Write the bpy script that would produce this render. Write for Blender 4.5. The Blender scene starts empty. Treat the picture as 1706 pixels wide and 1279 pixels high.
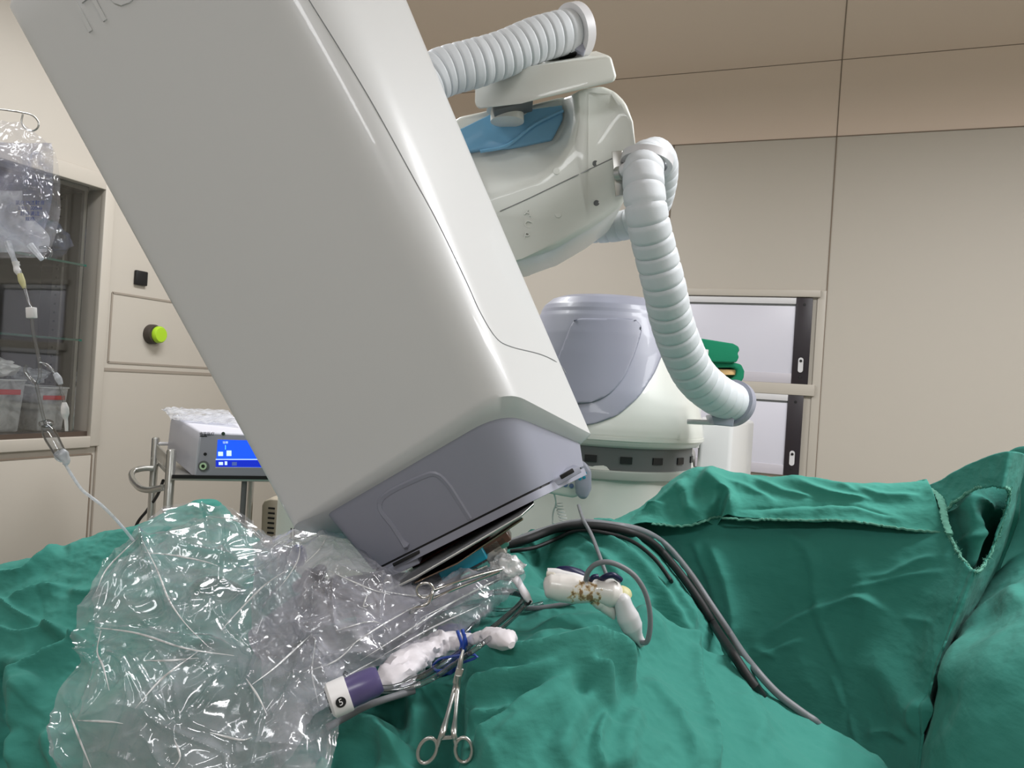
import bpy, bmesh, math, random
import numpy as np
from mathutils import Vector, Matrix, noise as mnoise
from mathutils.bvhtree import BVHTree
random.seed(7)
np.random.seed(7)
SC = bpy.context.scene
COL = SC.collection

# ------------------------------------------------------------------ camera
F_PX = 1280.0
YAW = math.radians(21.5)          # camera looks into the far left corner of the room
ROLL = 0.064
CAM = Vector((0, 0, 1.42))
_R = Vector((math.cos(YAW), math.sin(YAW), 0))
FW = Vector((-math.sin(YAW), math.cos(YAW), 0))
UP = Vector((0, 0, 1))
RC = _R * math.cos(ROLL) + UP * math.sin(ROLL)
UC = -_R * math.sin(ROLL) + UP * math.cos(ROLL)
cam_data = bpy.data.cameras.new('camera')
cam_data.sensor_width = 36
cam_data.lens = F_PX / 1706 * 36
cam_data.clip_start = 0.02
cam = bpy.data.objects.new('camera', cam_data)
COL.objects.link(cam)
m3 = Matrix((RC, UC, -FW)).transposed()
cam.matrix_world = Matrix.Translation(CAM) @ m3.to_4x4()
SC.camera = cam

# ------------------------------------------------------------------ look, world, lights
SC.view_settings.view_transform = 'Standard'
SC.view_settings.look = 'None'
SC.view_settings.gamma = 1
SC.view_settings.use_curve_mapping = False
SC.view_settings.exposure = 0.13
SC.cycles.transparent_max_bounces = 24
SC.cycles.max_bounces = 8
w = bpy.data.worlds.new('world'); SC.world = w
w.use_nodes = True
w.node_tree.nodes['Background'].inputs[0].default_value = (0.9, 0.93, 1.0, 1)
w.node_tree.nodes['Background'].inputs[1].default_value = 0.15

def area(name, loc, target, sx, sy, power, col=(0.97, 0.98, 1.0), spread=180):
    d = bpy.data.lights.new(name, 'AREA')
    d.shape = 'RECTANGLE'; d.size = sx; d.size_y = sy; d.energy = power; d.color = col
    d.spread = math.radians(spread)
    o = bpy.data.objects.new(name, d); COL.objects.link(o)
    o.location = loc
    o.rotation_euler = (Vector(target) - Vector(loc)).to_track_quat('-Z', 'Y').to_euler()
    return o
area('ceiling_light_panel', (-1.6, 2.1, 2.80), (-1.6, 2.1, 0), 0.3, 1.2, 32)
area('ceiling_light_panel', (0.9, 1.7, 2.80), (0.9, 1.7, 0), 1.2, 0.3, 40)
area('ceiling_light_panel', (-1.7, 0.3, 2.80), (-1.7, 0.3, 0), 0.3, 1.2, 11)
area('ceiling_light_panel', (0.1, -1.0, 2.80), (0.1, -1.0, 0), 1.2, 0.3, 24)
area('ceiling_light_panel', (1.9, 1.4, 2.80), (1.9, 1.4, 0), 0.3, 1.2, 34)

# ------------------------------------------------------------------ geometry helpers
def P(px, py, d):
    return CAM + RC * ((px - 853) / F_PX * d) + UC * ((639.5 - py) / F_PX * d) + FW * d
def ray(px, py):
    return (RC * ((px - 853) / F_PX) + UC * ((639.5 - py) / F_PX) + FW)
def on_plane(px, py, a, b, c):
    n = (b - a).cross(c - a); r = ray(px, py)
    return CAM + r * ((a - CAM).dot(n) / r.dot(n))
def proj(v):
    q = v - CAM; d = q.dot(FW)
    return (853 + q.dot(RC) / d * F_PX, 639.5 - q.dot(UC) / d * F_PX, d)

ORG = {}
def link(name, me, parent=None):
    o = bpy.data.objects.new(name, me); COL.objects.link(o)
    if parent is not None: o.parent = parent
    return o
def tag(o, label=None, cat=None, group=None, kind=None):
    if label: o['label'] = label
    if cat: o['category'] = cat
    if group: o['group'] = group
    if kind: o['kind'] = kind
    return o
def thing(name, loc, label, cat, group=None):
    o = bpy.data.objects.new(name, None); COL.objects.link(o)
    o.empty_display_size = 0.02
    o.location = loc; ORG[o] = Vector(loc)
    return tag(o, label, cat, group)
def mesh(name, verts, faces, mat, parent=None, smooth=True, bevel=0.0, segs=3, angle=30):
    verts = [Vector(v) for v in verts]
    if parent is not None: org = ORG.get(parent, Vector())
    else:
        c = sum(verts, Vector()) / len(verts)
        org = Vector((c.x, c.y, min(v.z for v in verts)))
    me = bpy.data.meshes.new(name)
    me.from_pydata([tuple(v - org) for v in verts], [], [tuple(f) for f in faces])
    me.validate()
    bm = bmesh.new(); bm.from_mesh(me)
    bmesh.ops.recalc_face_normals(bm, faces=bm.faces)
    if bevel > 0:
        es = [e for e in bm.edges if len(e.link_faces) == 2 and e.calc_face_angle(0) > math.radians(angle)]
        bmesh.ops.bevel(bm, geom=es, offset=bevel, segments=segs, affect='EDGES', clamp_overlap=True, profile=0.5)
    bm.to_mesh(me); bm.free()
    if smooth:
        me.polygons.foreach_set('use_smooth', [True] * len(me.polygons))
        try: me.set_sharp_from_angle(angle=math.radians(45))
        except Exception: pass
    if mat: me.materials.append(mat)
    o = link(name, me, parent)
    if parent is None: o.location = org
    ORG[o] = org
    if parent is not None and parent.parent is not None: pass
    return o
# children are stored relative to the thing's origin: a part's own location stays 0
def lp(path, n, closed=False):
    """Catmull-Rom resample of a polyline of Vectors (equal arc length)"""
    pts = [Vector(p) for p in path]
    if len(pts) < 3:
        return [pts[0].lerp(pts[-1], i / (n - 1)) for i in range(n)]
    dense = []
    m = len(pts)
    for i in range(m if closed else m - 1):
        if closed: p0, p1, p2, p3 = pts[(i - 1) % m], pts[i], pts[(i + 1) % m], pts[(i + 2) % m]
        else:
            p1, p2 = pts[i], pts[i + 1]
            p0 = pts[i - 1] if i > 0 else p1 * 2 - p2
            p3 = pts[i + 2] if i + 2 < m else p2 * 2 - p1
        for k in range(16):
            t = k / 16
            dense.append(0.5 * ((2 * p1) + (p2 - p0) * t + (2 * p0 - 5 * p1 + 4 * p2 - p3) * t * t + (3 * p1 - p0 - 3 * p2 + p3) * t ** 3))
    dense.append(pts[0] if closed else pts[-1])
    L = [0]
    for a, b in zip(dense, dense[1:]): L.append(L[-1] + (b - a).length)
    out = []; j = 0
    for i in range(n):
        s = L[-1] * i / ((n) if closed else (n - 1))
        while j < len(L) - 2 and L[j + 1] < s: j += 1
        t = (s - L[j]) / max(1e-9, L[j + 1] - L[j])
        out.append(dense[j].lerp(dense[j + 1], min(1, max(0, t))))
    return out
def tube_geo(path, rad, n=24, k=12, closed=False, flat=1.0):
    ps = lp(path, n, closed)
    V, Fc = [], []
    t0 = (ps[1] - ps[0]).normalized()
    ref = Vector((0, 0, 1)) if abs(t0.z) < 0.9 else Vector((1, 0, 0))
    nrm = t0.cross(ref).normalized()
    for i, p in enumerate(ps):
        if closed: t = (ps[(i + 1) % n] - ps[i - 1]).normalized()
        else: t = (ps[min(n - 1, i + 1)] - ps[max(0, i - 1)]).normalized()
        nrm = (nrm - t * nrm.dot(t)).normalized()
        b = t.cross(nrm)
        u = i / (n - 1)
        r = rad(u) if callable(rad) else (rad if not isinstance(rad, (list, tuple)) else np.interp(u, np.linspace(0, 1, len(rad)), rad))
        for j in range(k):
            a = 2 * math.pi * j / k
            V.append(p + (nrm * math.cos(a) + b * math.sin(a) * flat) * float(r))
    for i in range(n if closed else n - 1):
        i2 = (i + 1) % n
        for j in range(k):
            Fc.append((i * k + j, i * k + (j + 1) % k, i2 * k + (j + 1) % k, i2 * k + j))
    if not closed:
        Fc.append(tuple(range(k))[::-1]); Fc.append(tuple((n - 1) * k + j for j in range(k)))
    return V, Fc
def tube(name, path, rad, mat, parent=None, n=24, k=12, closed=False, flat=1.0):
    V, Fc = tube_geo(path, rad, n, k, closed, flat)
    return mesh(name, V, Fc, mat, parent)
def hose(name, path, r, ridges, mat, parent=None, k=28, taper=None, depth=0.07):
    n = ridges * 8 + 1
    def rad(u):
        ph = (u * ridges) % 1.0
        s = math.sqrt(max(0.0, 1 - (2 * ph - 1) ** 6))
        rr = r * (1 - depth + depth * s)
        if taper: rr *= taper(u)
        return rr
    return tube(name, path, rad, mat, parent, n=n, k=k)
def join_geo(parts):
    V, Fc = [], []
    for v, f in parts:
        o = len(V); V += list(v); Fc += [tuple(i + o for i in q) for q in f]
    return V, Fc
def box_geo(c, ax, ay, az):
    c = Vector(c)
    V = [c + ax * sx + ay * sy + az * sz for sx in (-1, 1) for sy in (-1, 1) for sz in (-1, 1)]
    return V, [(0, 1, 3, 2), (4, 6, 7, 5), (0, 4, 5, 1), (2, 3, 7, 6), (0, 2, 6, 4), (1, 5, 7, 3)]
def box(name, lo, hi, mat, parent=None, bevel=0.0, segs=2):
    lo, hi = Vector(lo), Vector(hi); c = (lo + hi) / 2; h = (hi - lo) / 2
    V, Fc = box_geo(c, Vector((h.x, 0, 0)), Vector((0, h.y, 0)), Vector((0, 0, h.z)))
    return mesh(name, V, Fc, mat, parent, bevel=bevel, segs=segs)
def prism_geo(poly, vec):
    n = len(poly); V = [Vector(p) for p in poly] + [Vector(p) + vec for p in poly]
    Fc = [tuple(range(n)), tuple(range(2 * n - 1, n - 1, -1))]
    for i in range(n): Fc.append((i, (i + 1) % n, n + (i + 1) % n, n + i))
    return V, Fc
def prism(name, poly, vec, mat, parent=None, bevel=0.0, segs=3, angle=30):
    V, Fc = prism_geo(poly, vec)
    return mesh(name, V, Fc, mat, parent, bevel=bevel, segs=segs, angle=angle)
def prism_px(name, pts, d, thick, mat, parent=None, bevel=0.0, segs=3, angle=30):
    poly = [P(p[0], p[1], p[2] if len(p) > 2 else d) for p in pts]
    return prism(name, poly, FW * thick, mat, parent, bevel, segs, angle)
def lathe_geo(base, axis, prof, k=32, cap=True):
    axis = Vector(axis).normalized()
    ref = Vector((1, 0, 0)) if abs(axis.x) < 0.8 else Vector((0, 1, 0))
    u = axis.cross(ref).normalized(); v = axis.cross(u)
    V, Fc = [], []
    for r, h in prof:
        for j in range(k):
            a = 2 * math.pi * j / k
            V.append(Vector(base) + axis * h + (u * math.cos(a) + v * math.sin(a)) * r)
    for i in range(len(prof) - 1):
        for j in range(k):
            Fc.append((i * k + j, i * k + (j + 1) % k, (i + 1) * k + (j + 1) % k, (i + 1) * k + j))
    if cap:
        Fc.append(tuple(range(k))[::-1]); Fc.append(tuple((len(prof) - 1) * k + j for j in range(k)))
    return V, Fc
def lathe(name, base, axis, prof, mat, parent=None, k=32, cap=True):
    V, Fc = lathe_geo(base, axis, prof, k, cap)
    return mesh(name, V, Fc, mat, parent)
def text(name, s, origin, xd, yd, size, ext, mat, parent=None, align='CENTER'):
    c = bpy.data.curves.new('text', 'FONT'); c.body = s; c.size = size; c.extrude = ext
    c.align_x = align; c.align_y = 'CENTER'; c.resolution_u = 3
    t = bpy.data.objects.new('text', c); COL.objects.link(t)
    bpy.context.view_layer.update()
    me = bpy.data.meshes.new_from_object(t.evaluated_get(bpy.context.evaluated_depsgraph_get()))
    bpy.data.objects.remove(t)
    xd = Vector(xd).normalized(); yd = Vector(yd); yd = (yd - xd * yd.dot(xd)).normalized(); zd = xd.cross(yd)
    org = ORG.get(parent, Vector()) if parent is not None else Vector(origin)
    for v in me.vertices:
        v.co = Vector(origin) + xd * v.co.x + yd * v.co.y + zd * v.co.z - org
    me.materials.clear(); me.materials.append(mat)
    o = link(name, me, parent)
    if parent is None: o.location = org
    return o
def bvh_of(*objs):
    V, Fc = [], []
    for o in objs:
        b = len(V); org = ORG[o]
        V += [v.co + org for v in o.data.vertices]
        Fc += [tuple(i + b for i in p.vertices) for p in o.data.polygons]
    return BVHTree.FromPolygons(V, Fc)
def hit(bv, px, py, off=0.0, default=1.2):
    r = ray(px, py).normalized()
    loc, n, i, dist = bv.ray_cast(CAM, r)
    if loc is None: return P(px, py, default), -FW
    if n.dot(r) > 0: n = -n
    return loc + n * off, n

# ------------------------------------------------------------------ materials
def newmat(name):
    m = bpy.data.materials.new(name); m.use_nodes = True
    nt = m.node_tree; b = nt.nodes['Principled BSDF']
    return m, nt, b
def srgb(r, g, b):
    f = lambda c: (c / 255 / 12.92) if c / 255 <= 0.04045 else ((c / 255 + 0.055) / 1.055) ** 2.4
    return (f(r), f(g), f(b), 1)
def bump(nt, b, scale, strength, dist=0.002, detail=3, kind='noise', coord='Object', mapping=None):
    tc = nt.nodes.new('ShaderNodeTexCoord')
    tx = nt.nodes.new('ShaderNodeTexNoise' if kind == 'noise' else 'ShaderNodeTexWave')
    tx.inputs['Scale'].default_value = scale
    if kind == 'noise': tx.inputs['Detail'].default_value = detail
    src = tc.outputs[coord]
    if mapping:
        mp = nt.nodes.new('ShaderNodeMapping'); mp.inputs['Scale'].default_value = mapping
        nt.links.new(src, mp.inputs[0]); src = mp.outputs[0]
    nt.links.new(src, tx.inputs['Vector'])
    bp = nt.nodes.new('ShaderNodeBump'); bp.inputs['Strength'].default_value = strength
    bp.inputs['Distance'].default_value = dist
    nt.links.new(tx.outputs[0], bp.inputs['Height'])
    prev = b.inputs['Normal'].links
    if prev: nt.links.new(prev[0].from_socket, bp.inputs['Normal'])
    nt.links.new(bp.outputs[0], b.inputs['Normal'])
def pl(name, rgb, rough=0.4, metal=0.0, coat=0.0, bmp=None, spec=0.5, trans=0.0, alpha=1.0, vary=0.0, vscale=3):
    m, nt, b = newmat(name)
    b.inputs['Base Color'].default_value = srgb(*rgb)
    b.inputs['Roughness'].default_value = rough
    b.inputs['Metallic'].default_value = metal
    b.inputs['Coat Weight'].default_value = coat
    b.inputs['Specular IOR Level'].default_value = spec
    b.inputs['Transmission Weight'].default_value = trans
    b.inputs['Alpha'].default_value = alpha
    if vary:
        tc = nt.nodes.new('ShaderNodeTexCoord'); n = nt.nodes.new('ShaderNodeTexNoise')
        n.inputs['Scale'].default_value = vscale; n.inputs['Detail'].default_value = 5
        nt.links.new(tc.outputs['Object'], n.inputs['Vector'])
        mx = nt.nodes.new('ShaderNodeMix'); mx.data_type = 'RGBA'
        c = srgb(*rgb)
        mx.inputs[6].default_value = tuple(x * (1 - vary) for x in c[:3]) + (1,)
        mx.inputs[7].default_value = tuple(min(1, x * (1 + vary)) for x in c[:3]) + (1,)
        nt.links.new(n.outputs[0], mx.inputs[0]); nt.links.new(mx.outputs[2], b.inputs['Base Color'])
    if bmp: bump(nt, b, *bmp)
    return m
def emis(name, rgb, s):
    m, nt, b = newmat(name)
    b.inputs['Base Color'].default_value = srgb(*rgb)
    b.inputs['Emission Color'].default_value = srgb(*rgb); b.inputs['Emission Strength'].default_value = s
    return m
def cloth(name, rgb, fold=1.0):
    m, nt, b = newmat(name)
    b.inputs['Roughness'].default_value = 0.88
    b.inputs['Sheen Weight'].default_value = 0.04
    b.inputs['Sheen Roughness'].default_value = 0.5
    b.inputs['Specular IOR Level'].default_value = 0.2
    tc = nt.nodes.new('ShaderNodeTexCoord'); n = nt.nodes.new('ShaderNodeTexNoise')
    n.inputs['Scale'].default_value = 6; n.inputs['Detail'].default_value = 6
    nt.links.new(tc.outputs['Object'], n.inputs['Vector'])
    mx = nt.nodes.new('ShaderNodeMix'); mx.data_type = 'RGBA'
    c = srgb(*rgb)
    mx.inputs[6].default_value = (c[0] * 0.86, c[1] * 0.92, c[2] * 0.92, 1)
    mx.inputs[7].default_value = (c[0] * 1.2, c[1] * 1.08, c[2] * 1.08, 1)
    nt.links.new(n.outputs[0], mx.inputs[0]); nt.links.new(mx.outputs[2], b.inputs['Base Color'])
    bump(nt, b, 900, 0.25, 0.0004, 1)
    bump(nt, b, 28, 0.35 * fold, 0.006, 5)
    bump(nt, b, 14, 0.3 * fold, 0.01, 3, mapping=(1, 1, 3.0))
    return m
def film(name, tint=(235, 238, 245), haze=0.16, gloss=0.25, rough=0.12, bscale=30, bstr=0.5, bdist=0.01):
    """thin clear polythene: mostly see-through, with a surface sheen and a little milky scatter"""
    m = bpy.data.materials.new(name); m.use_nodes = True
    nt = m.node_tree; nt.nodes.clear()
    out = nt.nodes.new('ShaderNodeOutputMaterial')
    tr = nt.nodes.new('ShaderNodeBsdfTransparent'); tr.inputs[0].default_value = (0.97, 0.975, 0.98, 1)
    df = nt.nodes.new('ShaderNodeBsdfDiffuse'); df.inputs[0].default_value = srgb(*tint)
    tl = nt.nodes.new('ShaderNodeBsdfTranslucent'); tl.inputs[0].default_value = srgb(*tint)
    gl = nt.nodes.new('ShaderNodeBsdfGlossy'); gl.inputs['Roughness'].default_value = rough
    tc = nt.nodes.new('ShaderNodeTexCoord')
    nz = nt.nodes.new('ShaderNodeTexNoise'); nz.inputs['Scale'].default_value = bscale; nz.inputs['Detail'].default_value = 6
    nz.inputs['Distortion'].default_value = 1.2
    nt.links.new(tc.outputs['Object'], nz.inputs['Vector'])
    vo = nt.nodes.new('ShaderNodeTexVoronoi'); vo.feature = 'F1'; vo.inputs['Scale'].default_value = bscale * 0.7
    mpn = nt.nodes.new('ShaderNodeMix'); mpn.data_type = 'RGBA'; mpn.inputs[0].default_value = 0.12
    nt.links.new(tc.outputs['Object'], mpn.inputs[6]); nt.links.new(nz.outputs['Color'], mpn.inputs[7])
    nt.links.new(mpn.outputs[2], vo.inputs['Vector'])
    ad = nt.nodes.new('ShaderNodeMath'); ad.operation = 'ADD'
    nt.links.new(nz.outputs[0], ad.inputs[0]); nt.links.new(vo.outputs['Distance'], ad.inputs[1])
    bp = nt.nodes.new('ShaderNodeBump'); bp.inputs['Strength'].default_value = bstr; bp.inputs['Distance'].default_value = bdist
    vo.inputs['Randomness'].default_value = 1.0
    nt.links.new(ad.outputs[0], bp.inputs['Height'])
    nt.links.new(bp.outputs[0], gl.inputs['Normal'])
    sc = nt.nodes.new('ShaderNodeMixShader'); sc.inputs[0].default_value = 0.4
    nt.links.new(df.outputs[0], sc.inputs[1]); nt.links.new(tl.outputs[0], sc.inputs[2])
    # haze strength varies with a crinkled noise of its own
    mr = nt.nodes.new('ShaderNodeMapRange')
    mr.inputs['From Min'].default_value = 0.35; mr.inputs['From Max'].default_value = 0.7
    mr.inputs['To Min'].default_value = haze * 0.45; mr.inputs['To Max'].default_value = haze * 1.9
    nt.links.new(nz.outputs[0], mr.inputs[0])
    m1 = nt.nodes.new('ShaderNodeMixShader')
    nt.links.new(mr.outputs[0], m1.inputs[0]); nt.links.new(tr.outputs[0], m1.inputs[1]); nt.links.new(sc.outputs[0], m1.inputs[2])
    lw = nt.nodes.new('ShaderNodeLayerWeight'); lw.inputs[0].default_value = 0.35
    nt.links.new(bp.outputs[0], lw.inputs['Normal'])
    ml = nt.nodes.new('ShaderNodeMath'); ml.operation = 'MULTIPLY_ADD'
    ml.inputs[1].default_value = gloss * 1.6; ml.inputs[2].default_value = gloss * 0.25
    nt.links.new(lw.outputs['Fresnel'], ml.inputs[0])
    m2 = nt.nodes.new('ShaderNodeMixShader')
    nt.links.new(ml.outputs[0], m2.inputs[0]); nt.links.new(m1.outputs[0], m2.inputs[1]); nt.links.new(gl.outputs[0], m2.inputs[2])
    nt.links.new(m2.outputs[0], out.inputs[0])
    return m
M = dict(
    wall=pl('wall_paint', (186, 179, 168), 0.55, bmp=(300, 0.05, 0.0005)),
    frame=pl('wall_frame_metal', (188, 181, 170), 0.4),
    ceil=pl('ceiling_panel', (216, 198, 182), 0.6),
    floor=pl('floor_vinyl', (150, 155, 150), 0.35, vary=0.1),
    seam=pl('seam_shadow_gap', (128, 114, 100), 0.8),
    shell=pl('robot_shell', (214, 215, 215), 0.33, coat=0.25, bmp=(600, 0.04, 0.0003)),
    shell2=pl('robot_shell_cream', (216, 218, 211), 0.35, coat=0.2),
    grey=pl('robot_grey', (150, 152, 166), 0.42, coat=0.1),
    dgrey=pl('robot_dark_grey', (95, 98, 98), 0.5),
    blue=pl('robot_blue_panel', (120, 178, 214), 0.2, coat=0.5),
    black=pl('black_plastic', (16, 16, 18), 0.5),
    hose=pl('hose_white', (208, 212, 216), 0.6, bmp=(90, 0.15, 0.002)),
    steel=pl('steel', (200, 198, 195), 0.18, 1.0),
    satin=pl('satin_steel', (190, 190, 186), 0.35, 1.0),
    green=cloth('surgical_green_cotton', (58, 132, 120)),
    green2=cloth('surgical_green_flap', (66, 144, 130)),
    green3=cloth('folded_green_cotton', (25, 120, 88), 0.4),
    film=film('clear_film', tint=(232, 230, 240), haze=0.19, gloss=0.28, rough=0.10, bscale=9, bstr=0.2),
    film2=film('clear_film_inner', tint=(232, 230, 240), haze=0.14, gloss=0.26, rough=0.10, bscale=11, bstr=0.2),
    white=pl('white_plastic', (228, 226, 226), 0.4),
    offwhite=pl('off_white_plastic', (212, 211, 213), 0.4),
    glove=pl('latex_white', (226, 220, 224), 0.5, bmp=(40, 0.3, 0.004)),
    navy=pl('navy_plastic', (22, 26, 66), 0.4),
    rubber_blue=pl('blue_rubber', (35, 70, 160), 0.4),
    purple=pl('purple_plastic', (86, 78, 120), 0.3),
    cable=pl('black_cable', (14, 14, 16), 0.6),
    cable_grey=pl('grey_cable', (120, 122, 126), 0.5),
    teal=pl('teal_film', (20, 140, 165), 0.35),
    brown=pl('brown_plate', (92, 62, 48), 0.3, coat=0.3),
    panel_white=pl('frosted_panel', (214, 213, 224), 0.35),
    strip=pl('black_strip', (40, 34, 40), 0.4),
    wood=pl('pale_wood', (222, 184, 128), 0.5, vary=0.15, vscale=20),
    lime=pl('lime_plastic', (165, 205, 40), 0.35),
    dark_base=pl('dark_base', (60, 52, 46), 0.5),
    cabinet_in=pl('cabinet_dark', (42, 40, 38), 0.45),
    red=pl('red_label', (200, 40, 40), 0.5),
    yellowed=pl('yellowed_plastic', (206, 200, 150), 0.5),
    screen=emis('screen_blue', (20, 80, 225), 0.9),
    screen_lt=emis('screen_text', (190, 215, 255), 1.0),
    screen_dk=emis('screen_dark_blue', (10, 40, 190), 0.7),
)
def glassmat(name, col=(0.9, 0.97, 0.95, 1), gloss=0.12, rough=0.03):
    m = bpy.data.materials.new(name); m.use_nodes = True
    nt = m.node_tree; nt.nodes.clear()
    out = nt.nodes.new('ShaderNodeOutputMaterial')
    tr = nt.nodes.new('ShaderNodeBsdfTransparent'); tr.inputs[0].default_value = col
    gl = nt.nodes.new('ShaderNodeBsdfGlossy'); gl.inputs['Roughness'].default_value = rough
    lw = nt.nodes.new('ShaderNodeLayerWeight'); lw.inputs[0].default_value = 0.3
    ml = nt.nodes.new('ShaderNodeMath'); ml.operation = 'MULTIPLY_ADD'; ml.inputs[1].default_value = 0.8; ml.inputs[2].default_value = gloss * 0.4
    nt.links.new(lw.outputs['Fresnel'], ml.inputs[0])
    mx = nt.nodes.new('ShaderNodeMixShader')
    nt.links.new(ml.outputs[0], mx.inputs[0]); nt.links.new(tr.outputs[0], mx.inputs[1]); nt.links.new(gl.outputs[0], mx.inputs[2])
    nt.links.new(mx.outputs[0], out.inputs[0])
    return m
M['glass'] = glassmat('clear_glass', (0.975, 0.99, 0.985, 1))
M['glass_edge'] = glassmat('green_glass_edge', (0.35, 0.65, 0.55, 1), 0.3)
M['clear'] = glassmat('clear_pvc', (0.86, 0.88, 0.9, 1), 0.35, 0.1)
M['milky'] = film('milky_pvc', haze=0.55, gloss=0.2, rough=0.2, bscale=20, bstr=0.1)
M['binmat'] = film('bin_plastic', tint=(232, 232, 236), haze=0.75, gloss=0.15, rough=0.3, bscale=12, bstr=0.05)
M['bagprint'] = film('blue_tinted_film', tint=(120, 130, 165), haze=0.35, gloss=0.3, rough=0.1, bscale=18, bstr=0.4)
M['fluid'] = film('saline_bag_film', tint=(225, 228, 236), haze=0.5, gloss=0.3, rough=0.08, bscale=14, bstr=0.3)

# ------------------------------------------------------------------ ROOM
XL, YB, XR, YN = -2.65, 3.65, 2.6, -2.2
ZC, ZW, INS = 2.84, 2.60, 0.24
def LW(px, py):
    r = ray(px, py); t = (XL - CAM.x) / r.x; q = CAM + r * t; return q.y, q.z
def BW(px, py):
    r = ray(px, py); t = (YB - CAM.y) / r.y; q = CAM + r * t; return q.x, q.z
def quads(name, qs, mat, kind='structure'):
    V, Fc = [], []
    for q in qs:
        b = len(V); V += [Vector(p) for p in q]; Fc.append((b, b + 1, b + 2, b + 3))
    o = mesh(name, V, Fc, mat, smooth=False); o['kind'] = kind; return o
def st(o): o['kind'] = 'structure'; return o
st(box('floor', (XL - 0.6, YN - 0.1, -0.1), (XR + 0.1, YB + 0.1, 0), M['floor']))
st(box('wall_back', (XL - 0.1, YB, 0), (XR + 0.1, YB + 0.1, ZW), M['wall']))
st(box('wall_right', (XR, YN, 0), (XR + 0.1, YB, ZC + 0.2), M['wall']))
st(box('wall_near', (XL - 0.1, YN - 0.1, 0), (XR + 0.1, YN, ZC + 0.2), M['wall']))
st(box('ceiling', (XL - 0.1, YN - 0.1, ZC), (XR + 0.1, YB + 0.1, ZC + 0.1), M['ceil']))
# sloped cove between the back wall and the ceiling
def cove_pts(x, k):
    a = math.pi / 2 * k / 8
    return Vector((x, YB - INS * (1 - math.cos(a)) , ZW + (ZC - ZW) * math.sin(a)))
V = []; Fc = []
for k in range(9):
    V += [cove_pts(XL, k), cove_pts(XR, k)]
for k in range(8): Fc.append((2 * k, 2 * k + 1, 2 * k + 3, 2 * k + 2))
st(mesh('trim_1', V, Fc, M['ceil']))
# seam lines in the panelled back wall, cove and ceiling
sx, _ = BW(1378, 480)
V, Fc = join_geo([box_geo((sx, YB - 0.001, 1.3), Vector((0.0025, 0, 0)), Vector((0, 0.002, 0)), Vector((0, 0, 1.3))),
                  box_geo((BW(1113, 400)[0], YB - 0.001, 1.3), Vector((0.003, 0, 0)), Vector((0, 0.002, 0)), Vector((0, 0, 1.3))),
                  box_geo((0, YB - 0.001, ZW), Vector((2.6, 0, 0)), Vector((0, 0.002, 0)), Vector((0, 0, 0.002))),
                  box_geo((0, YB - INS, ZC - 0.001), Vector((2.6, 0, 0)), Vector((0, 0.0015, 0)), Vector((0, 0, 0.001))),
                  box_geo((sx, YB - INS - 1.5, ZC - 0.001), Vector((0.002, 0, 0)), Vector((0, 1.5, 0)), Vector((0, 0, 0.001))),
                  tube_geo([cove_pts(sx, k) for k in range(9)], 0.0025, 9, 6)])
st(mesh('trim_2', V, Fc, M['seam'], smooth=False))
# left wall around the built-in cabinet opening
oy1, oz0 = LW(146, 726)
oy0 = 1.1
oz1 = LW(110, 298)[1]
W2 = XL - 0.1
def lw_box(name, y0, z0, y1, z1, m=None, t=0.1):
    return box(name, (XL - t, y0, z0), (XL, y1, z1), m or M['wall'])
V, Fc = join_geo([box_geo(((XL + W2) / 2, (y0 + y1) / 2, (z0 + z1) / 2), Vector((0.05, 0, 0)), Vector((0, (y1 - y0) / 2, 0)), Vector((0, 0, (z1 - z0) / 2)))
    for y0, z0, y1, z1 in ((YN, 0, oy0, ZC), (oy0, 0, oy1, oz0), (oy0, oz1, oy1, ZC), (oy1, 0, YB, ZC))])
st(mesh('wall_left', V, Fc, M['wall'], smooth=False))

def lstrip(y0, z0, y1, z1, wd=0.004, th=0.002):
    c = Vector((XL + th / 2, (y0 + y1) / 2, (z0 + z1) / 2))
    if abs(y1 - y0) > abs(z1 - z0): return box_geo(c, Vector((th, 0, 0)), Vector((0, abs(y1 - y0) / 2, 0)), Vector((0, 0, wd)))
    return box_geo(c, Vector((th, 0, 0)), Vector((0, wd, 0)), Vector((0, 0, abs(z1 - z0) / 2)))
yv, _ = LW(163, 700)
ya, za = LW(187, 487); yb, zb = LW(300, 610)
parts = [lstrip(yv, 0, yv, ZC), lstrip(oy0, LW(110, 271)[1], YB, LW(110, 271)[1]),
         lstrip(ya, za, yb + 0.5, za), lstrip(ya, zb, yb + 0.5, zb), lstrip(ya, zb, ya, za),
         lstrip(yv, LW(240, 618)[1], YB, LW(240, 618)[1], 0.006)]
V, Fc = join_geo(parts); st(mesh('trim_3', V, Fc, pl('groove', (150, 140, 128), 0.7), smooth=False))
# cabinet
cab = thing('wall_cabinet', (XL - 0.15, (oy0 + oy1) / 2, oz0), 'built-in beige wall cabinet with dark interior behind a glass door', 'cabinet')
DP = 0.30
box('back_panel', (XL - DP - 0.02, oy0, oz0), (XL - DP, oy1, oz1), M['cabinet_in'], cab)
box('side_panel', (XL - DP, oy1 - 0.012, oz0), (XL - 0.1, oy1, oz1), M['cabinet_in'], cab)
box('side_panel', (XL - DP, oy0, oz0), (XL - 0.1, oy0 + 0.012, oz1), M['cabinet_in'], cab)
box('top_panel', (XL - DP, oy0, oz1 - 0.012), (XL - 0.1, oy1, oz1), M['cabinet_in'], cab)
box('bottom_panel', (XL - DP, oy0, oz0), (XL - 0.1, oy1, oz0 + 0.02), M['cabinet_in'], cab)
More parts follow.
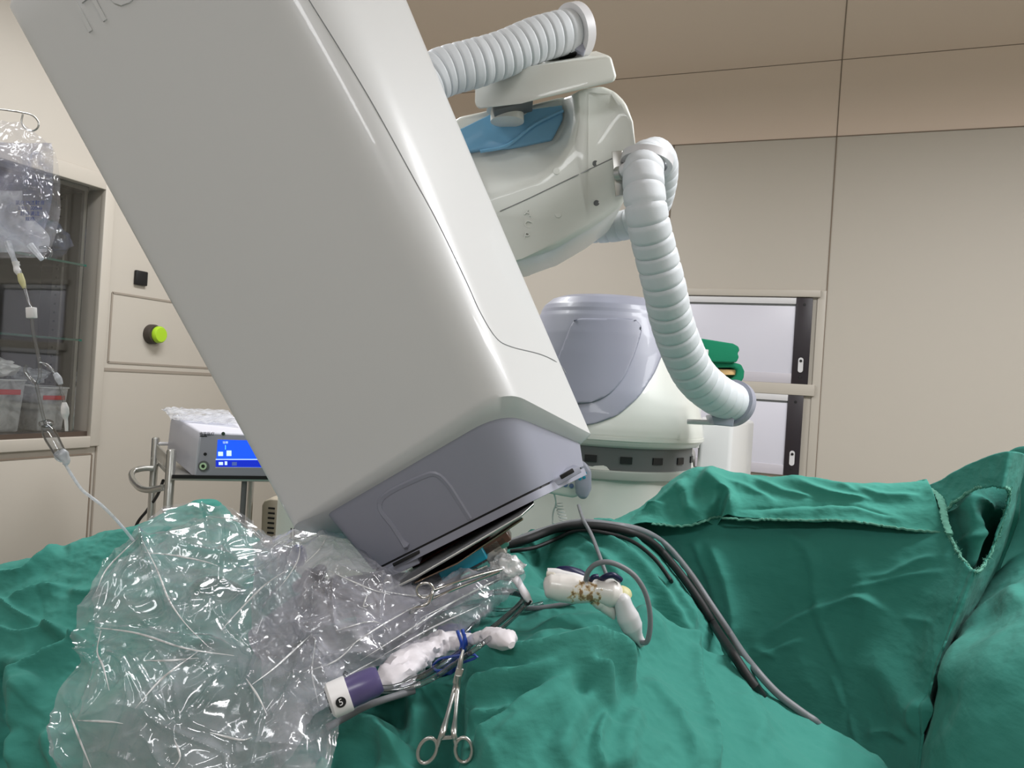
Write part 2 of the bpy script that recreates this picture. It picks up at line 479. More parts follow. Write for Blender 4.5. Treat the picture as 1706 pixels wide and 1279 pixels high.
# perforated shelf uprights
u = box('shelf_upright', (XL - 0.225, oy1 - 0.021, oz0 + 0.02), (XL - 0.175, oy1 - 0.012, oz1 - 0.02), pl('upright_metal', (120, 116, 110), 0.4, 0.6), cab)
for k in range(28):
    z = oz0 + 0.06 + k * 0.035
    box('upright_slot', (XL - 0.206, oy1 - 0.0222, z - 0.004), (XL - 0.194, oy1 - 0.0208, z + 0.004), M['black'], u)
zs1 = LW(60, 560)[1]; zs2 = LW(60, 425)[1]
for z in (zs1, zs2):
    s = box('glass_shelf', (XL - DP + 0.01, oy0 + 0.02, z - 0.004), (XL - 0.03, oy1 - 0.03, z + 0.004), M['glass'], cab)
    box('shelf_edge', (XL - 0.031, oy0 + 0.02, z - 0.004), (XL - 0.028, oy1 - 0.03, z + 0.004), pl('green_edge', (40, 90, 78), 0.2), s)
fr = 0.035
g = [box_geo((XL + 0.006, oy1 + 0.02, (oz0 + oz1) / 2), Vector((0.012, 0, 0)), Vector((0, 0.022, 0)), Vector((0, 0, (oz1 - oz0) / 2 + 0.04))),
     box_geo((XL + 0.006, (oy0 + oy1) / 2, oz0 - 0.022), Vector((0.012, 0, 0)), Vector((0, (oy1 - oy0) / 2, 0)), Vector((0, 0, 0.022))),
     box_geo((XL + 0.006, (oy0 + oy1) / 2, oz1 + 0.03), Vector((0.012, 0, 0)), Vector((0, (oy1 - oy0) / 2, 0)), Vector((0, 0, 0.03)))]
V, Fc = join_geo(g); mesh('cabinet_frame', V, Fc, M['frame'], cab, bevel=0.003)
box('sliding_track', (XL - 0.06, oy0, oz0 + 0.0), (XL - 0.002, oy1, oz0 + 0.018), pl('track', (110, 98, 90), 0.3, 0.7), cab)
box('glass_door', (XL - 0.022, oy0, oz0 + 0.018), (XL - 0.017, oy1 - 0.05, oz1), M['glass'], cab)
# lower door below the glass part
ly, lz = LW(143, 757)
dlow = box('lower_door', (XL + 0.0, oy0, 0.12), (XL + 0.014, LW(140, 880)[0], lz), M['frame'], cab, bevel=0.002)
V, Fc = join_geo([box_geo((XL + 0.0145, oy0 + 0.3, lz + 0.004), Vector((0.001, 0, 0)), Vector((0, LW(140, 880)[0] - oy0 - 0.3, 0)), Vector((0, 0, 0.003))),
                  box_geo((XL + 0.006, LW(140, 880)[0] + 0.004, lz / 2), Vector((0.007, 0, 0)), Vector((0, 0.003, 0)), Vector((0, 0, lz / 2)))])
mesh('door_gap', V, Fc, M['seam'], cab, smooth=False)

# bins with red labels on the cabinet bottom
def storage_bin(y, x, w_, h, label, ly0=None):
    z0 = oz0 + 0.02
    t = thing('storage_bin', (x, y, z0), label, 'storage bin', 'red-labelled bins in the cabinet')
    k = 0.86
    hw = w_ / 2; dd = 0.085
    prof = []
    V = []
    for zz, s in ((0, k), (h, 1.0)):
        for a, b in ((-1, -1), (1, -1), (1, 1), (-1, 1)): V.append(Vector((x + a * dd * s, y + b * hw * s, z0 + zz)))
    Fc = [(0, 1, 2, 3), (0, 1, 5, 4), (1, 2, 6, 5), (2, 3, 7, 6), (3, 0, 4, 7)]
    mesh('bin_body', V, Fc, M['binmat'], t, bevel=0.006)
    V2 = [x_ for x_ in V[4:]]
    tube('rim', [V[4], V[5], V[6], V[7]], 0.003, M['offwhite'], t, n=40, k=6, closed=True)
    fx = x + dd * 0.97 + 0.003
    lb = box('label_strip', (fx - 0.001, y - hw * 0.75, z0 + h * 0.72), (fx + 0.001, y + hw * 0.75, z0 + h * 0.82), M['red'], t)
    for k2 in range(3):
        box('packet', (x - 0.02 + 0.02 * k2, y - hw * 0.6 + k2 * 0.012, z0 + 0.004), (x + 0.01 + 0.02 * k2, y + hw * 0.35 + k2 * 0.01, z0 + h * (0.85 - 0.1 * k2)), M['white'], t, bevel=0.004)
    return t
zb0 = oz0
storage_bin(LW(22, 680)[0] - 0.0, XL - 0.13, 0.15, 0.19, 'translucent bin with red label strip, left of the two in the cabinet')
storage_bin(LW(95, 680)[0] + 0.02, XL - 0.13, 0.12, 0.165, 'translucent bin with red label strip, right of the two in the cabinet')

def blob(name, c, size, mat, parent=None, amp=0.25, seed=0, sub=4, scale=2.0):
    bm = bmesh.new(); bmesh.ops.create_icosphere(bm, subdivisions=sub, radius=1)
    V = []
    for v in bm.verts:
        n = v.co.copy()
        q = n * scale + Vector((seed, seed * 2.3, 0))
        s = 1 + amp * mnoise.noise(q) + amp * 0.6 * (1 - abs(mnoise.noise(q * 2.2)) * 2) * 0.5 + amp * 0.25 * mnoise.noise(q * 5)
        V.append(Vector(c) + size[0] * n.x * s + size[1] * n.y * s + size[2] * n.z * s)
    Fc = [tuple(x.index for x in f.verts) for f in bm.faces]; bm.free()
    return mesh(name, V, Fc, mat, parent)
X, Y, Z = Vector((1, 0, 0)), Vector((0, 1, 0)), Vector((0, 0, 1))
yq, zq = LW(30, 612)
tag(blob('plastic_packet', (XL - 0.12, yq - 0.03, oz0 + 0.255), (X * 0.075, Y * 0.09, Z * 0.035), M['white'], amp=0.5, seed=3), 'crumpled white packet lying on top of the left storage bin', 'packet')
tag(blob('plastic_packet', (XL - 0.12, yq + 0.125, oz0 + 0.225), (X * 0.07, Y * 0.045, Z * 0.03), M['milky'], amp=0.5, seed=8), 'crumpled clear wrapper stuffed on top of the right storage bin', 'packet')
yq, zq = LW(112, 390)
tag(blob('wrapped_supplies', (XL - 0.15, yq + 0.02, zs2 + 0.085), (X * 0.09, Y * 0.08, Z * 0.072), M['bagprint'], amp=0.25, seed=5), 'blue and clear plastic supply bag on the upper cabinet shelf', 'supply bag')

# lime push button on the wall
by, bz = LW(255, 557)
bt = thing('wall_button', (XL, by, bz), 'round lime green button on dark base on the left wall', 'button')
lathe('button_base', (XL, by - 0.012, bz), X, [(0.042, 0), (0.042, 0.02), (0.036, 0.03), (0.01, 0.03)], M['dark_base'], bt)
lathe('button_cap', (XL + 0.028, by, bz), X, [(0.036, 0), (0.036, 0.012), (0.03, 0.02), (0.006, 0.021)], M['lime'], bt)
b2y, b2z = LW(226, 462)
tag(box('wall_socket', (XL, b2y - 0.01, b2z - 0.03), (XL + 0.015, b2y + 0.05, b2z + 0.03), M['black'], bevel=0.004), 'small black socket on left wall at the robot housing edge', 'socket')

# light boxes (film viewer) in the back wall
def viewer(px0, py0, px1, py1, label, strip_l):
    x0, z1 = BW(px0, py0); x1, _ = BW(px1, py0 + 2); _, z0 = BW(px1, py1)
    t = thing('light_box', ((x0 + x1) / 2, YB, z0), label, 'light box', 'wall light boxes')
    sw = (x1 - x0) * 0.105
    box('frosted_panel', (x0, YB - 0.012, z0), (x1 - sw, YB, z1 - 0.03), M['panel_white'], t, bevel=0.002)
    box('top_rail', (x0, YB - 0.018, z1 - 0.028), (x1 - sw, YB, z1), M['offwhite'], t, bevel=0.002)
    box('rail_gap', (x0, YB - 0.0135, z1 - 0.036), (x1 - sw, YB - 0.0, z1 - 0.030), M['dgrey'], t)
    box('bottom_rail', (x0, YB - 0.016, z0), (x1 - sw, YB, z0 + 0.045), pl('lilac_rail', (196, 192, 200), 0.4), t, bevel=0.002)
    s = box('end_strip', (x1 - sw, YB - 0.02, z0), (x1, YB, z1), M['strip'], t, bevel=0.002)
    zc = z0 + (z1 - z0) * 0.22
    ov = [Vector((x1 - sw * 0.5 + 0.011 * math.cos(a), YB - 0.0205, zc + (0.022 if math.sin(a) > 0 else -0.022) + 0.011 * math.sin(a))) for a in np.linspace(0, 2 * math.pi, 25)[:-1]]
    q = prism('switch_plate', ov, Vector((0, -0.004, 0)), M['offwhite'], s)
    lathe('switch_button', (x1 - sw * 0.5, YB - 0.0245, zc + 0.018), -Y, [(0.006, 0), (0.006, 0.003), (0.002, 0.0035)], M['black'], s, k=16)
    for zz in (z0 + 0.03, z1 - 0.03):
        lathe('screw', (x1 - sw * 0.5, YB - 0.02, zz), -Y, [(0.006, 0), (0.005, 0.002), (0.001, 0.0022)], M['black'], s, k=12)
    return (x0, x1, z0, z1)
xa = BW(1100, 500)[0]
v1 = viewer(1108, 493, 1355, 641, 'upper white light box panel with black end strip on the back wall', 0)
v2 = viewer(1108, 645, 1340, 794, 'lower white light box panel with black end strip on the back wall', 0)
x0, x1 = v1[0] - 0.03, v1[1] + 0.03
zt, zb_ = v1[3] + 0.02, v2[2] - 0.03
V, Fc = join_geo([box_geo(((x0 + x1) / 2, YB - 0.01, zt), Vector(((x1 - x0) / 2, 0, 0)), Vector((0, 0.012, 0)), Vector((0, 0, 0.016))),
                  box_geo(((x0 + x1) / 2, YB - 0.01, zb_), Vector(((x1 - x0) / 2, 0, 0)), Vector((0, 0.012, 0)), Vector((0, 0, 0.016))),
                  box_geo(((x0 + x1) / 2, YB - 0.01, (v1[2] + v2[3]) / 2), Vector(((x1 - x0) / 2, 0, 0)), Vector((0, 0.010, 0)), Vector((0, 0, max(0.006, (v1[2] - v2[3]) / 2)))),
                  box_geo((x1 + 0.006, YB - 0.003, (zt + zb_) / 2), Vector((0.018, 0, 0)), Vector((0, 0.004, 0)), Vector((0, 0, (zt - zb_) / 2 + 0.016)))])
st(mesh('trim_4', V, Fc, M['frame'], bevel=0.003))

# ------------------------------------------------------------------ ROBOT
rb_loc = P(1000, 760, 2.05); rb_loc.z = 0
ROB = thing('surgical_robot', rb_loc, 'large white and grey robotic arm with ribbed hoses reaching over the draped table', 'surgical robot')
def rring(L, Mm, R, rl, rm, rr, rbk=0.03, n=10, shrink=0.0):
    B = L + R - Mm
    cs = [(L, rl), (Mm, rm), (R, rr), (B, rbk)]
    ctr = (L + R) / 2
    out = []
    for i, (c, r) in enumerate(cs):
        a = cs[i - 1][0]; b = cs[(i + 1) % 4][0]
        pa = c + (a - c).normalized() * r; pb = c + (b - c).normalized() * r
        for k in range(n + 1):
            t = k / n
            out.append(pa * (1 - t) ** 2 + c * 2 * t * (1 - t) + pb * t * t)
    if shrink: out = [p + (ctr - p).normalized() * shrink for p in out]
    return out
def loft(name, rings, mat, parent, caps=True):
    n = len(rings[0]); V = [p for r in rings for p in r]; Fc = []
    for i in range(len(rings) - 1):
        for j in range(n): Fc.append((i * n + j, i * n + (j + 1) % n, (i + 1) * n + (j + 1) % n, (i + 1) * n + j))
    if caps: Fc.append(tuple(range(n))[::-1]); Fc.append(tuple((len(rings) - 1) * n + j for j in range(n)))
    return mesh(name, V, Fc, mat, parent)
L2, M2, R2 = P(478, 874, 1.12), P(838, 641, 1.0), P(984, 718, 1.20)
L0, M0, R0 = P(2, 18, 1.07), P(407, -290, 0.97), P(592, -250, 1.20)
rings = []
axdir = (M0 - M2).normalized()
for k, (h, sh) in enumerate(((0.028, 0.05), (0.02, 0.022), (0.008, 0.006), (0, 0))):
    rings.append(rring(L0 + axdir * h, M0 + axdir * h, R0 + axdir * h, 0.03, 0.085, 0.05, shrink=sh))
for k in range(1, 21):
    t = k / 20
    rings.append(rring(L0.lerp(L2, t), M0.lerp(M2, t), R0.lerp(R2, t), 0.03 - 0.008 * t, 0.085 - 0.035 * t, 0.05 - 0.042 * t ** 2))
Li, Mi, Ri = P(534, 858, 1.115), P(838, 677, 1.02), P(972, 738, 1.19)
rings.append([p - axdir * 0.006 for p in rings[-1]])
rings.append(rring(Li, Mi, Ri, 0.02, 0.055, 0.01))
housing = loft('head_housing', rings, M['shell'], ROB)
Ls, Ms, Rs = P(538, 858, 1.12), P(838, 682, 1.03), P(970, 738, 1.195)
L3, M3, R3 = P(613, 953, 1.145), P(884, 817, 1.06), P(976, 774, 1.175)
rs = []
for k in range(9):
    t = k / 8
    rs.append(rring(Ls.lerp(L3, t), Ms.lerp(M3, t), Rs.lerp(R3, t), 0.02, 0.055 - 0.01 * t, 0.012, 0.02))
shroud = loft('lower_shroud', rs, M['grey'], ROB)
# thin base rim below the shroud
dn = ((L3 - Ls).normalized() + (R3 - Rs).normalized()).normalized()
rim = [[p - dn * 0.0 for p in rring(L3, M3, R3, 0.02, 0.045, 0.012, 0.02, shrink=0.004)]]
rim.append([p + dn * 0.004 for p in rim[0]])
loft('rim_gap', rim, M['black'], ROB)
r2 = [[p + dn * 0.003 for p in rring(L3, M3, R3, 0.02, 0.045, 0.012, 0.02)]]
r2.append([p + dn * 0.011 for p in r2[0]])
rimo = loft('base_rim', r2, M['grey'], ROB)
hb = bvh_of(housing); sb = bvh_of(shroud)
def seam(bv, pts, r, mat, name='panel_seam', parent=ROB, off=0.0, n=60):
    q = [hit(bv, x, y, off)[0] for x, y in pts]
    return tube(name, q, r, mat, parent, n=n, k=6)
def dens(pts, n):
    v = lp([Vector((x, y, 0)) for x, y in pts], n); return [(p.x, p.y) for p in v]
seam(hb, dens([(500, -30), (515, 0), (565, 80), (622, 175), (680, 280), (730, 372), (775, 465), (800, 520), (826, 562), (850, 577), (900, 590), (930, 605), (943, 622)], 60), 0.0008, pl('seam_grey', (130, 132, 134), .6), n=140)
seam(sb, dens([(682, 920), (655, 878), (632, 845), (645, 822), (700, 795), (725, 789), (745, 805), (765, 835), (783, 864)], 30), 0.0055, M['grey'], 'raised_outline', off=-0.0030)
# embossed lettering on the front of the housing, partly out of frame
o_, nn = hit(hb, 178, 4)
ux = (hit(hb, 260, -45)[0] - hit(hb, 140, 45)[0]).normalized()
ax_up = (hit(hb, 130, 20)[0] - hit(hb, 165, 80)[0]).normalized()
text('raised_lettering', 'ITC', o_, ux, ax_up, 0.062, 0.0022, M['shell'], ROB)
# gooseneck underside: slots in rim, ledge
def bar(name, a, b, w_, h, mat, parent, up=None):
    a, b = Vector(a), Vector(b); t = (b - a).normalized()
    up = up or UC; s = t.cross(up).normalized(); u2 = s.cross(t)
    V, Fc = box_geo((a + b) / 2, t * (b - a).length / 2, s * w_ / 2, u2 * h / 2)
    return mesh(name, V, Fc, mat, parent, bevel=min(w_, h) * 0.12, segs=2)
ledge = bar('instrument_rail', P(852, 842, 1.09), P(962, 780, 1.13), 0.02, 0.011, M['grey'], ROB)
bar('rail_slot', P(878, 827, 1.082), P(903, 813, 1.088), 0.004, 0.006, M['black'], ledge)
bar('rail_slot', P(934, 795, 1.10), P(955, 783, 1.106), 0.004, 0.006, M['black'], ledge)
r_l = bar('instrument_rail', P(630, 957, 1.15), P(700, 925, 1.15), 0.05, 0.014, M['grey'], ROB)
bar('rail_slot', P(655, 941, 1.118), P(700, 918, 1.118), 0.004, 0.005, M['black'], r_l)
# instrument plates under the head
prism('polished_plate', [P(640, 990, 1.05), P(690, 966, 1.05), P(868, 862, 1.05), P(890, 842, 1.07), P(889, 837, 1.10), P(868, 842, 1.20), P(690, 945, 1.22)], UC * 0.004, M['satin'], ROB, bevel=0.0015)
prism('reflecting_plate', [P(690, 973, 1.06), P(762, 940, 1.06), P(872, 866, 1.06), P(862, 860, 1.18), P(720, 946, 1.18)], UC * 0.003, pl('plate_dark', (150, 130, 115), 0.15, 1.0), ROB, bevel=0.0015)
bar('brown_block', P(760, 941, 1.12), P(848, 886, 1.12), 0.05, 0.016, M['brown'], ROB)
bar('drive_coupling', P(690, 975, 1.16), P(765, 935, 1.16), 0.07, 0.03, M['dgrey'], ROB)
bar('inner_mount', P(700, 962, 1.19), P(820, 895, 1.19), 0.05, 0.05, pl('reddish_mount', (110, 50, 45), 0.3), ROB)
bar('teal_strip', P(735, 957, 1.10), P(808, 917, 1.10), 0.03, 0.019, M['teal'], ROB)
bar('teal_block', P(820, 912, 1.11), P(844, 897, 1.11), 0.03, 0.016, pl('green_teal', (60, 130, 115), 0.4), ROB)
bar('white_tip', P(838, 886, 1.10), P(848, 902, 1.10), 0.008, 0.008, M['white'], ROB)
bar('steel_bracket', P(808, 925, 1.11), P(838, 905, 1.11), 0.03, 0.028, M['satin'], ROB)

# upper arm link with sculpted recess
D1, D2 = 1.50, 1.60
front = [(765, 470, D1), (868, 433, D1), (925, 415, D1 + .02), (985, 380, D1 + .03), (1036, 342, D1 + .03), (1056, 300, D1 + .02), (1061, 250, D1), (1056, 200, D1), (1044, 168, D1 + .01), (1024, 148, D1 + .02), (1004, 141, D1 + .03), (978, 144, D1 + .03)]
crest = [(955, 151, D1 + .03), (957, 180, D1 + .015), (956, 205, D1 + .005), (948, 240, D1), (930, 268, D1), (895, 297, D1), (850, 313, D1), (800, 330, D1), (740, 345, D1)]
rim_ = [(938, 158, D2), (942, 182, D2), (943, 202, D2), (928, 236, D2), (905, 246, D2), (880, 250, D2), (845, 262, D2), (800, 266, D2), (740, 268, D2)]
fv = [P(*p) for p in front]; cv = [P(*p) for p in crest]; rv = [P(*p) for p in rim_]
top = [P(735, 215, D2 + .02), P(765, 192, D2 + .03), P(822, 180, D2 + .03), P(885, 172, D2 + .02)]
BKV = FW * 0.30 + RC * 0.02
V = fv + cv + rv + top
nf, nc, nr = len(fv), len(cv), len(rv)
ci, ri, ti = nf, nf + nc, nf + nc + nr
Fc = []
# front face between outline and crest
Fc.append(tuple(range(nf)) + tuple(ci + k for k in range(nc)))
for k in range(nc - 1): Fc.append((ci + k, ci + k + 1, ri + k + 1, ri + k))
Fc.append(tuple(ri + k for k in range(nr)) + (ti, ti + 1, ti + 2, ti + 3))
# outline loop for the sides
loop = list(range(nf)) + [ci] + [ri] + [ti + 3, ti + 2, ti + 1, ti] + [ri + nr - 1, ci + nc - 1]
b0 = len(V)
ctr = sum((V[i] for i in loop), Vector()) / len(loop)
for i in loop: V.append(V[i] + BKV + (ctr - V[i]) * 0.06)
for k in range(len(loop)):
    k2 = (k + 1) % len(loop)
    Fc.append((loop[k], loop[k2], b0 + k2, b0 + k))
Fc.append(tuple(b0 + k for k in range(len(loop)))[::-1])
arm = mesh('upper_arm_link', V, Fc, M['shell2'], ROB, bevel=0.012, segs=4, angle=18)
ab = bvh_of(arm)
# blue insert
prism('blue_panel', [P(*p) for p in [(730, 262, D2 - .012), (800, 249, D2 - .012), (848, 246, D2 - .012), (920, 232, D2 - .012), (938, 198, D2 - .012), (937, 174, D2 - .012), (885, 181, D2 - .006), (820, 188, D2 - .006), (730, 232, D2 - .006)]], FW * 0.02, M['blue'], ROB, bevel=0.004)
tube('blue_ridge', [P(800, 252, D2 - .014), P(845, 242, D2 - .016), P(890, 208, D2 - .016), P(938, 184, D2 - .014)], 0.004, M['blue'], ROB, n=20, k=8)
seam(ab, dens([(833, 352), (880, 331), (940, 302), (1022, 263)], 20), 0.0012, pl('seam_grey_arm', (140, 142, 140), .6), n=40, off=0.0004)
for x, y in ((992, 272), (994, 338)):
    p_, n_ = hit(ab, x, y)
    lathe('screw', p_ - n_ * 0.001, n_, [(0.006, 0), (0.0055, 0.002), (0.002, 0.0015)], M['dgrey'], ROB, k=16)
for x, y in ((927, 285), (930, 357)):
    p_, n_ = hit(ab, x, y)
    lathe('screw_cover', p_ - n_ * 0.001, n_, [(0.007, 0), (0.0065, 0.0015), (0.002, 0.0016)], M['shell2'], ROB, k=16)
for ch, x, y in (('A', 880, 354), ('C', 879, 374), ('P', 877, 394)):
    p_, n_ = hit(ab, x, y, 0.0003)
    text('raised_letter', ch, p_, RC * 0.96 - UC * 0.28, UC, 0.021, 0.0026, M['shell2'], ROB)
# slab on top of the link
slab = prism('arm_cover', [P(*q_) for q_ in [(792, 132, 1.50), (800, 121, 1.5), (872, 112, 1.45), (1010, 91, 1.44), (1019, 95, 1.44), (1028, 128, 1.44), (1023, 137, 1.44), (905, 164, 1.45), (868, 173, 1.45), (797, 182, 1.50), (791, 174, 1.5)]], FW * 0.18 + UC * 0.085, M['shell2'], ROB, bevel=0.007)
bar('hinge_block', P(822, 186, 1.53), P(886, 170, 1.53), 0.06, 0.018, M['dgrey'], ROB)
lathe('hinge_pin', P(845, 203, 1.56), UC, [(0.034, 0), (0.034, 0.022), (0.042, 0.022), (0.042, 0.032)], M['shell2'], ROB)
bar('cover_spacer', P(905, 92, 1.53), P(965, 84, 1.53), 0.05, 0.03, M['shell2'], ROB)
bar('clamp_foot', P(932, 90, 1.50), P(972, 86, 1.50), 0.03, 0.012, M['black'], ROB)
tube('elbow_link', [P(760, 330, 1.66), P(738, 400, 1.70), P(745, 480, 1.80), P(800, 560, 1.92), P(905, 640, 2.0)], [0.07, 0.075, 0.07, 0.075, 0.08], M['shell2'], ROB, n=40, k=28)
tube('wrist_joint', [P(660, 290, 1.22), P(700, 300, 1.35), P(745, 300, 1.62)], [0.06, 0.055, 0.06], M['grey'], ROB, n=20, k=28)
# hoses
def ringpart(name, c, axis, r, wdt, mat, parent=ROB, thick=0.008):
    prof = [(r, -wdt / 2), (r + thick, -wdt / 2), (r + thick, wdt / 2), (r, wdt / 2), (r, -wdt / 2)]
    return lathe(name, c, axis, prof, mat, parent, k=40, cap=False)
HA = [P(690, 150, 1.38), P(735, 122, 1.40), P(790, 106, 1.42), P(840, 90, 1.44), P(890, 68, 1.46), P(935, 55, 1.48), (P(962, 50, 1.50))]
hose('corrugated_hose', HA, 0.0425, 19, M['hose'], ROB, taper=lambda u: 1.02 if u < 0.4 else 1.0 - 0.06 * (u - 0.4))
ringpart('hose_clamp', P(957, 52, 1.495), (HA[-1] - HA[-2]), 0.040, 0.02, M['offwhite'], thick=0.012)
bar('clamp_lug', P(973, 35, 1.49), P(978, 75, 1.49), 0.02, 0.008, M['grey'], ROB)
bar('clamp_stem', P(955, 78, 1.49), P(975, 88, 1.49), 0.03, 0.016, M['grey'], ROB)
# hose B
bl = bar('bracket_plate', P(1028, 252, 1.49), P(1034, 326, 1.49), 0.006, 0.020, M['satin'], ROB, up=RC)
HB = [P(1079, 262, 1.52), P(1072, 285, 1.45), P(1074, 330, 1.43), P(1080, 370, 1.44), P(1092, 420, 1.47), P(1106, 475, 1.50), P(1118, 530, 1.55), P(1135, 580, 1.6), P(1158, 625, 1.66), P(1190, 655, 1.72), P(1222, 672, 1.78)]
hose('corrugated_hose', HB, 0.037, 24, M['hose'], ROB, taper=lambda u: 1.0 + 0.32 * u - 0.08 * max(0, u - 0.8) / 0.2, depth=0.085)
HC = [P(1080, 268, 1.53), P(1092, 258, 1.60), P(1102, 275, 1.66), P(1100, 310, 1.72), P(1088, 345, 1.78), P(1050, 372, 1.84), P(1000, 380, 1.88), P(940, 378, 1.9)]
hose('corrugated_hose', HC, 0.036, 19, M['hose'], ROB, depth=0.08)
ringpart('hose_clamp', P(1078, 268, 1.48), HB[1] - HB[2] + FW * -0.01 + RC * 0.01, 0.040, 0.016, M['offwhite'], thick=0.010)
tube('clamp_arm', [P(1034, 288, 1.48), P(1042, 282, 1.47), P(1056, 272, 1.46)], 0.012, M['offwhite'], ROB, n=12, k=12)
lathe('clamp_bolt', P(1029, 290, 1.485), RC - FW, [(0.014, 0), (0.014, 0.012), (0.011, 0.014)], M['satin'], ROB)
bar('clamp_lug', P(1066, 250, 1.46), P(1082, 249, 1.46), 0.02, 0.010, M['offwhite'], ROB)
e_ = (HB[-1] - HB[-2]).normalized()
ringpart('hose_clamp', HB[-1] - e_ * 0.004, e_, 0.044, 0.018, M['grey'], thick=0.010)
bar('clamp_lug', P(1238, 668, 1.76), P(1247, 682, 1.76), 0.03, 0.012, M['grey'], ROB)
prism_px('clamp_foot', [(1186, 693), (1225, 690), (1222, 711), (1190, 708)], 1.74, 0.06, M['grey'], ROB, bevel=0.003)
tube('support_rod', [P(1145, 702, 1.80), P(1190, 704, 1.78)], 0.006, M['offwhite'], ROB, n=6)

# joint drum with grey cover
dc = P(1000, 733, 2.02)
pxm = 2.02 / F_PX
prof_px = [(150, 0), (158, 3), (164, 9), (166, 18), (165, 28), (160, 50), (152, 80), (143, 110), (134, 140), (124, 170), (113, 198), (104, 215), (92, 226), (78, 231), (40, 234), (2, 235)]
cen = Vector((dc.x, dc.y, dc.z))
prof = [(r * pxm, h * pxm) for r, h in prof_px]
pr2 = []
for (a, b), (c, d) in zip(prof, prof[1:]):
    for t in (0, .25, .5, .75): pr2.append((a + (c - a) * t, b + (d - b) * t))
pr2.append(prof[-1])
drum = lathe('joint_drum', cen, UP, pr2, M['shell2'], ROB, k=96)
def inpoly(x, y, poly):
    c = False; j = len(poly) - 1
    for i in range(len(poly)):
        xi, yi = poly[i]; xj, yj = poly[j]
        if (yi > y) != (yj > y) and x < (xj - xi) * (y - yi) / (yj - yi) + xi: c = not c
        j = i
    return c
def cover_from(name, poly, off, mat, th=0.006):
    pr3 = []
    for (a, b_), (c, d) in zip(pr2, pr2[1:]):
        for t in (0, .34, .67): pr3.append((a + (c - a) * t, b_ + (d - b_) * t))
    V0, F0 = lathe_geo(cen, UP, [(r + off, h + (off if i > len(pr3) * 0.7 else 0)) for i, (r, h) in enumerate(pr3)], 288, cap=False)
    keep = []
    for f in F0:
        c = sum((V0[i] for i in f), Vector()) / 4
        x, y, d = proj(c)
        if (c - cen).dot(FW) < 0.05:
            if inpoly(x, y, poly): keep.append(f)
    used = sorted({i for f in keep for i in f}); mp = {u_: k for k, u_ in enumerate(used)}
    VV = [V0[u_].copy() for u_ in used]; FF = [tuple(mp[i] for i in f) for f in keep]
    ec = {}
    for f in FF:
        for q in range(4):
            e = tuple(sorted((f[q], f[(q + 1) % 4]))); ec[e] = ec.get(e, 0) + 1
    nb = {}
    for (p, q), n in ec.items():
        if n == 1: nb.setdefault(p, []).append(q); nb.setdefault(q, []).append(p)
    for it in range(30):
        new = {p: (VV[p] + sum((VV[q] for q in qs), Vector())) / (1 + len(qs)) for p, qs in nb.items()}
        for p, v in new.items():
            rad = (VV[p] - cen); rr_ = math.hypot(rad.x, rad.y); d2 = v - cen; r2_ = math.hypot(d2.x, d2.y)
            VV[p] = v
    o = mesh(name, VV, FF, mat, ROB)
    s = o.modifiers.new('s', 'SOLIDIFY'); s.thickness = th; s.offset = -1
    return o
cover_from('grey_cover', [(780, 480), (1110, 480), (1125, 560), (1108, 580), (1092, 620), (1066, 660), (1030, 692), (985, 708), (940, 712), (780, 716)], 0.004, M['grey'])
cover_from('grey_face_panel', [(955, 530), (1060, 530), (1072, 545), (1058, 590), (1040, 630), (1015, 658), (985, 672), (900, 674)], 0.0085, pl('robot_grey_face', (140, 142, 156), 0.45), 0.005)
ringpart('drum_band', cen + UP * 0.022, UP, 166 * pxm - 0.002, 0.008, M['shell2'], thick=0.004)
neck = lathe('drum_collar', cen - UP * 0.055, UP, [(150 * pxm, 0), (150 * pxm, 0.07)], M['dgrey'], ROB, k=64)
for k in range(18):
    a = 2 * math.pi * k / 18
    d_ = Vector((math.cos(a), math.sin(a), 0))
    if d_.dot(FW) > 0.2: continue
    V, Fc = box_geo(cen - UP * 0.028 + d_ * 150 * pxm, d_ * 0.003, d_.cross(UP) * 0.014, UP * 0.008)
    mesh('collar_slot', V, Fc, M['black'], neck, smooth=False)
prism('base_flange', [cen - UP * 0.075 + Vector((math.cos(a), math.sin(a), 0)) * 158 * pxm for a in np.linspace(0, 2 * math.pi, 41)[:-1]], UP * 0.022, pl('flange_grey', (160, 165, 158), 0.5), ROB, bevel=0.003)
# base cabinet
zt1 = P(1060, 766, 1.80).z
def plan(name, pts, ztop, mat, bevel=0.02, zbot=0.06, parent=ROB):
    poly = []
    for px, d in pts:
        q = P(px, 700, d); poly.append(Vector((q.x, q.y, ztop)))
    return prism(name, poly, Vector((0, 0, zbot - ztop)), mat, parent, bevel=bevel, segs=4)
basec = plan('base_cabinet', [(468, 1.95), (1010, 1.78), (1090, 1.80), (1140, 1.88), (1160, 2.0), (1163, 2.45), (520, 2.6)], zt1, M['shell2'], 0.03)
plan('rear_cabinet', [(1166, 2.02), (1222, 2.02), (1257, 2.40), (1166, 2.42)], P(1222, 704, 2.02).z, M['shell'], 0.012)
prism_px('drum_bracket', [(1128, 715), (1163, 712), (1163, 735), (1145, 742), (1128, 740)], 1.92, 0.08, M['dgrey'], ROB, bevel=0.004)
lathe('support_post', P(1152, 712, 1.96), UP, [(0.022, -0.05), (0.022, 0.05), (0.03, 0.10), (0.03, 0.20)], M['shell'], ROB)
bb = bvh_of(basec)
p_, n_ = hit(bb, 508, 887, 0.001)
text('printed_lettering', 'JLBEC', p_, RC, UC, 0.030, 0.001, M['black'], ROB, align='CENTER')
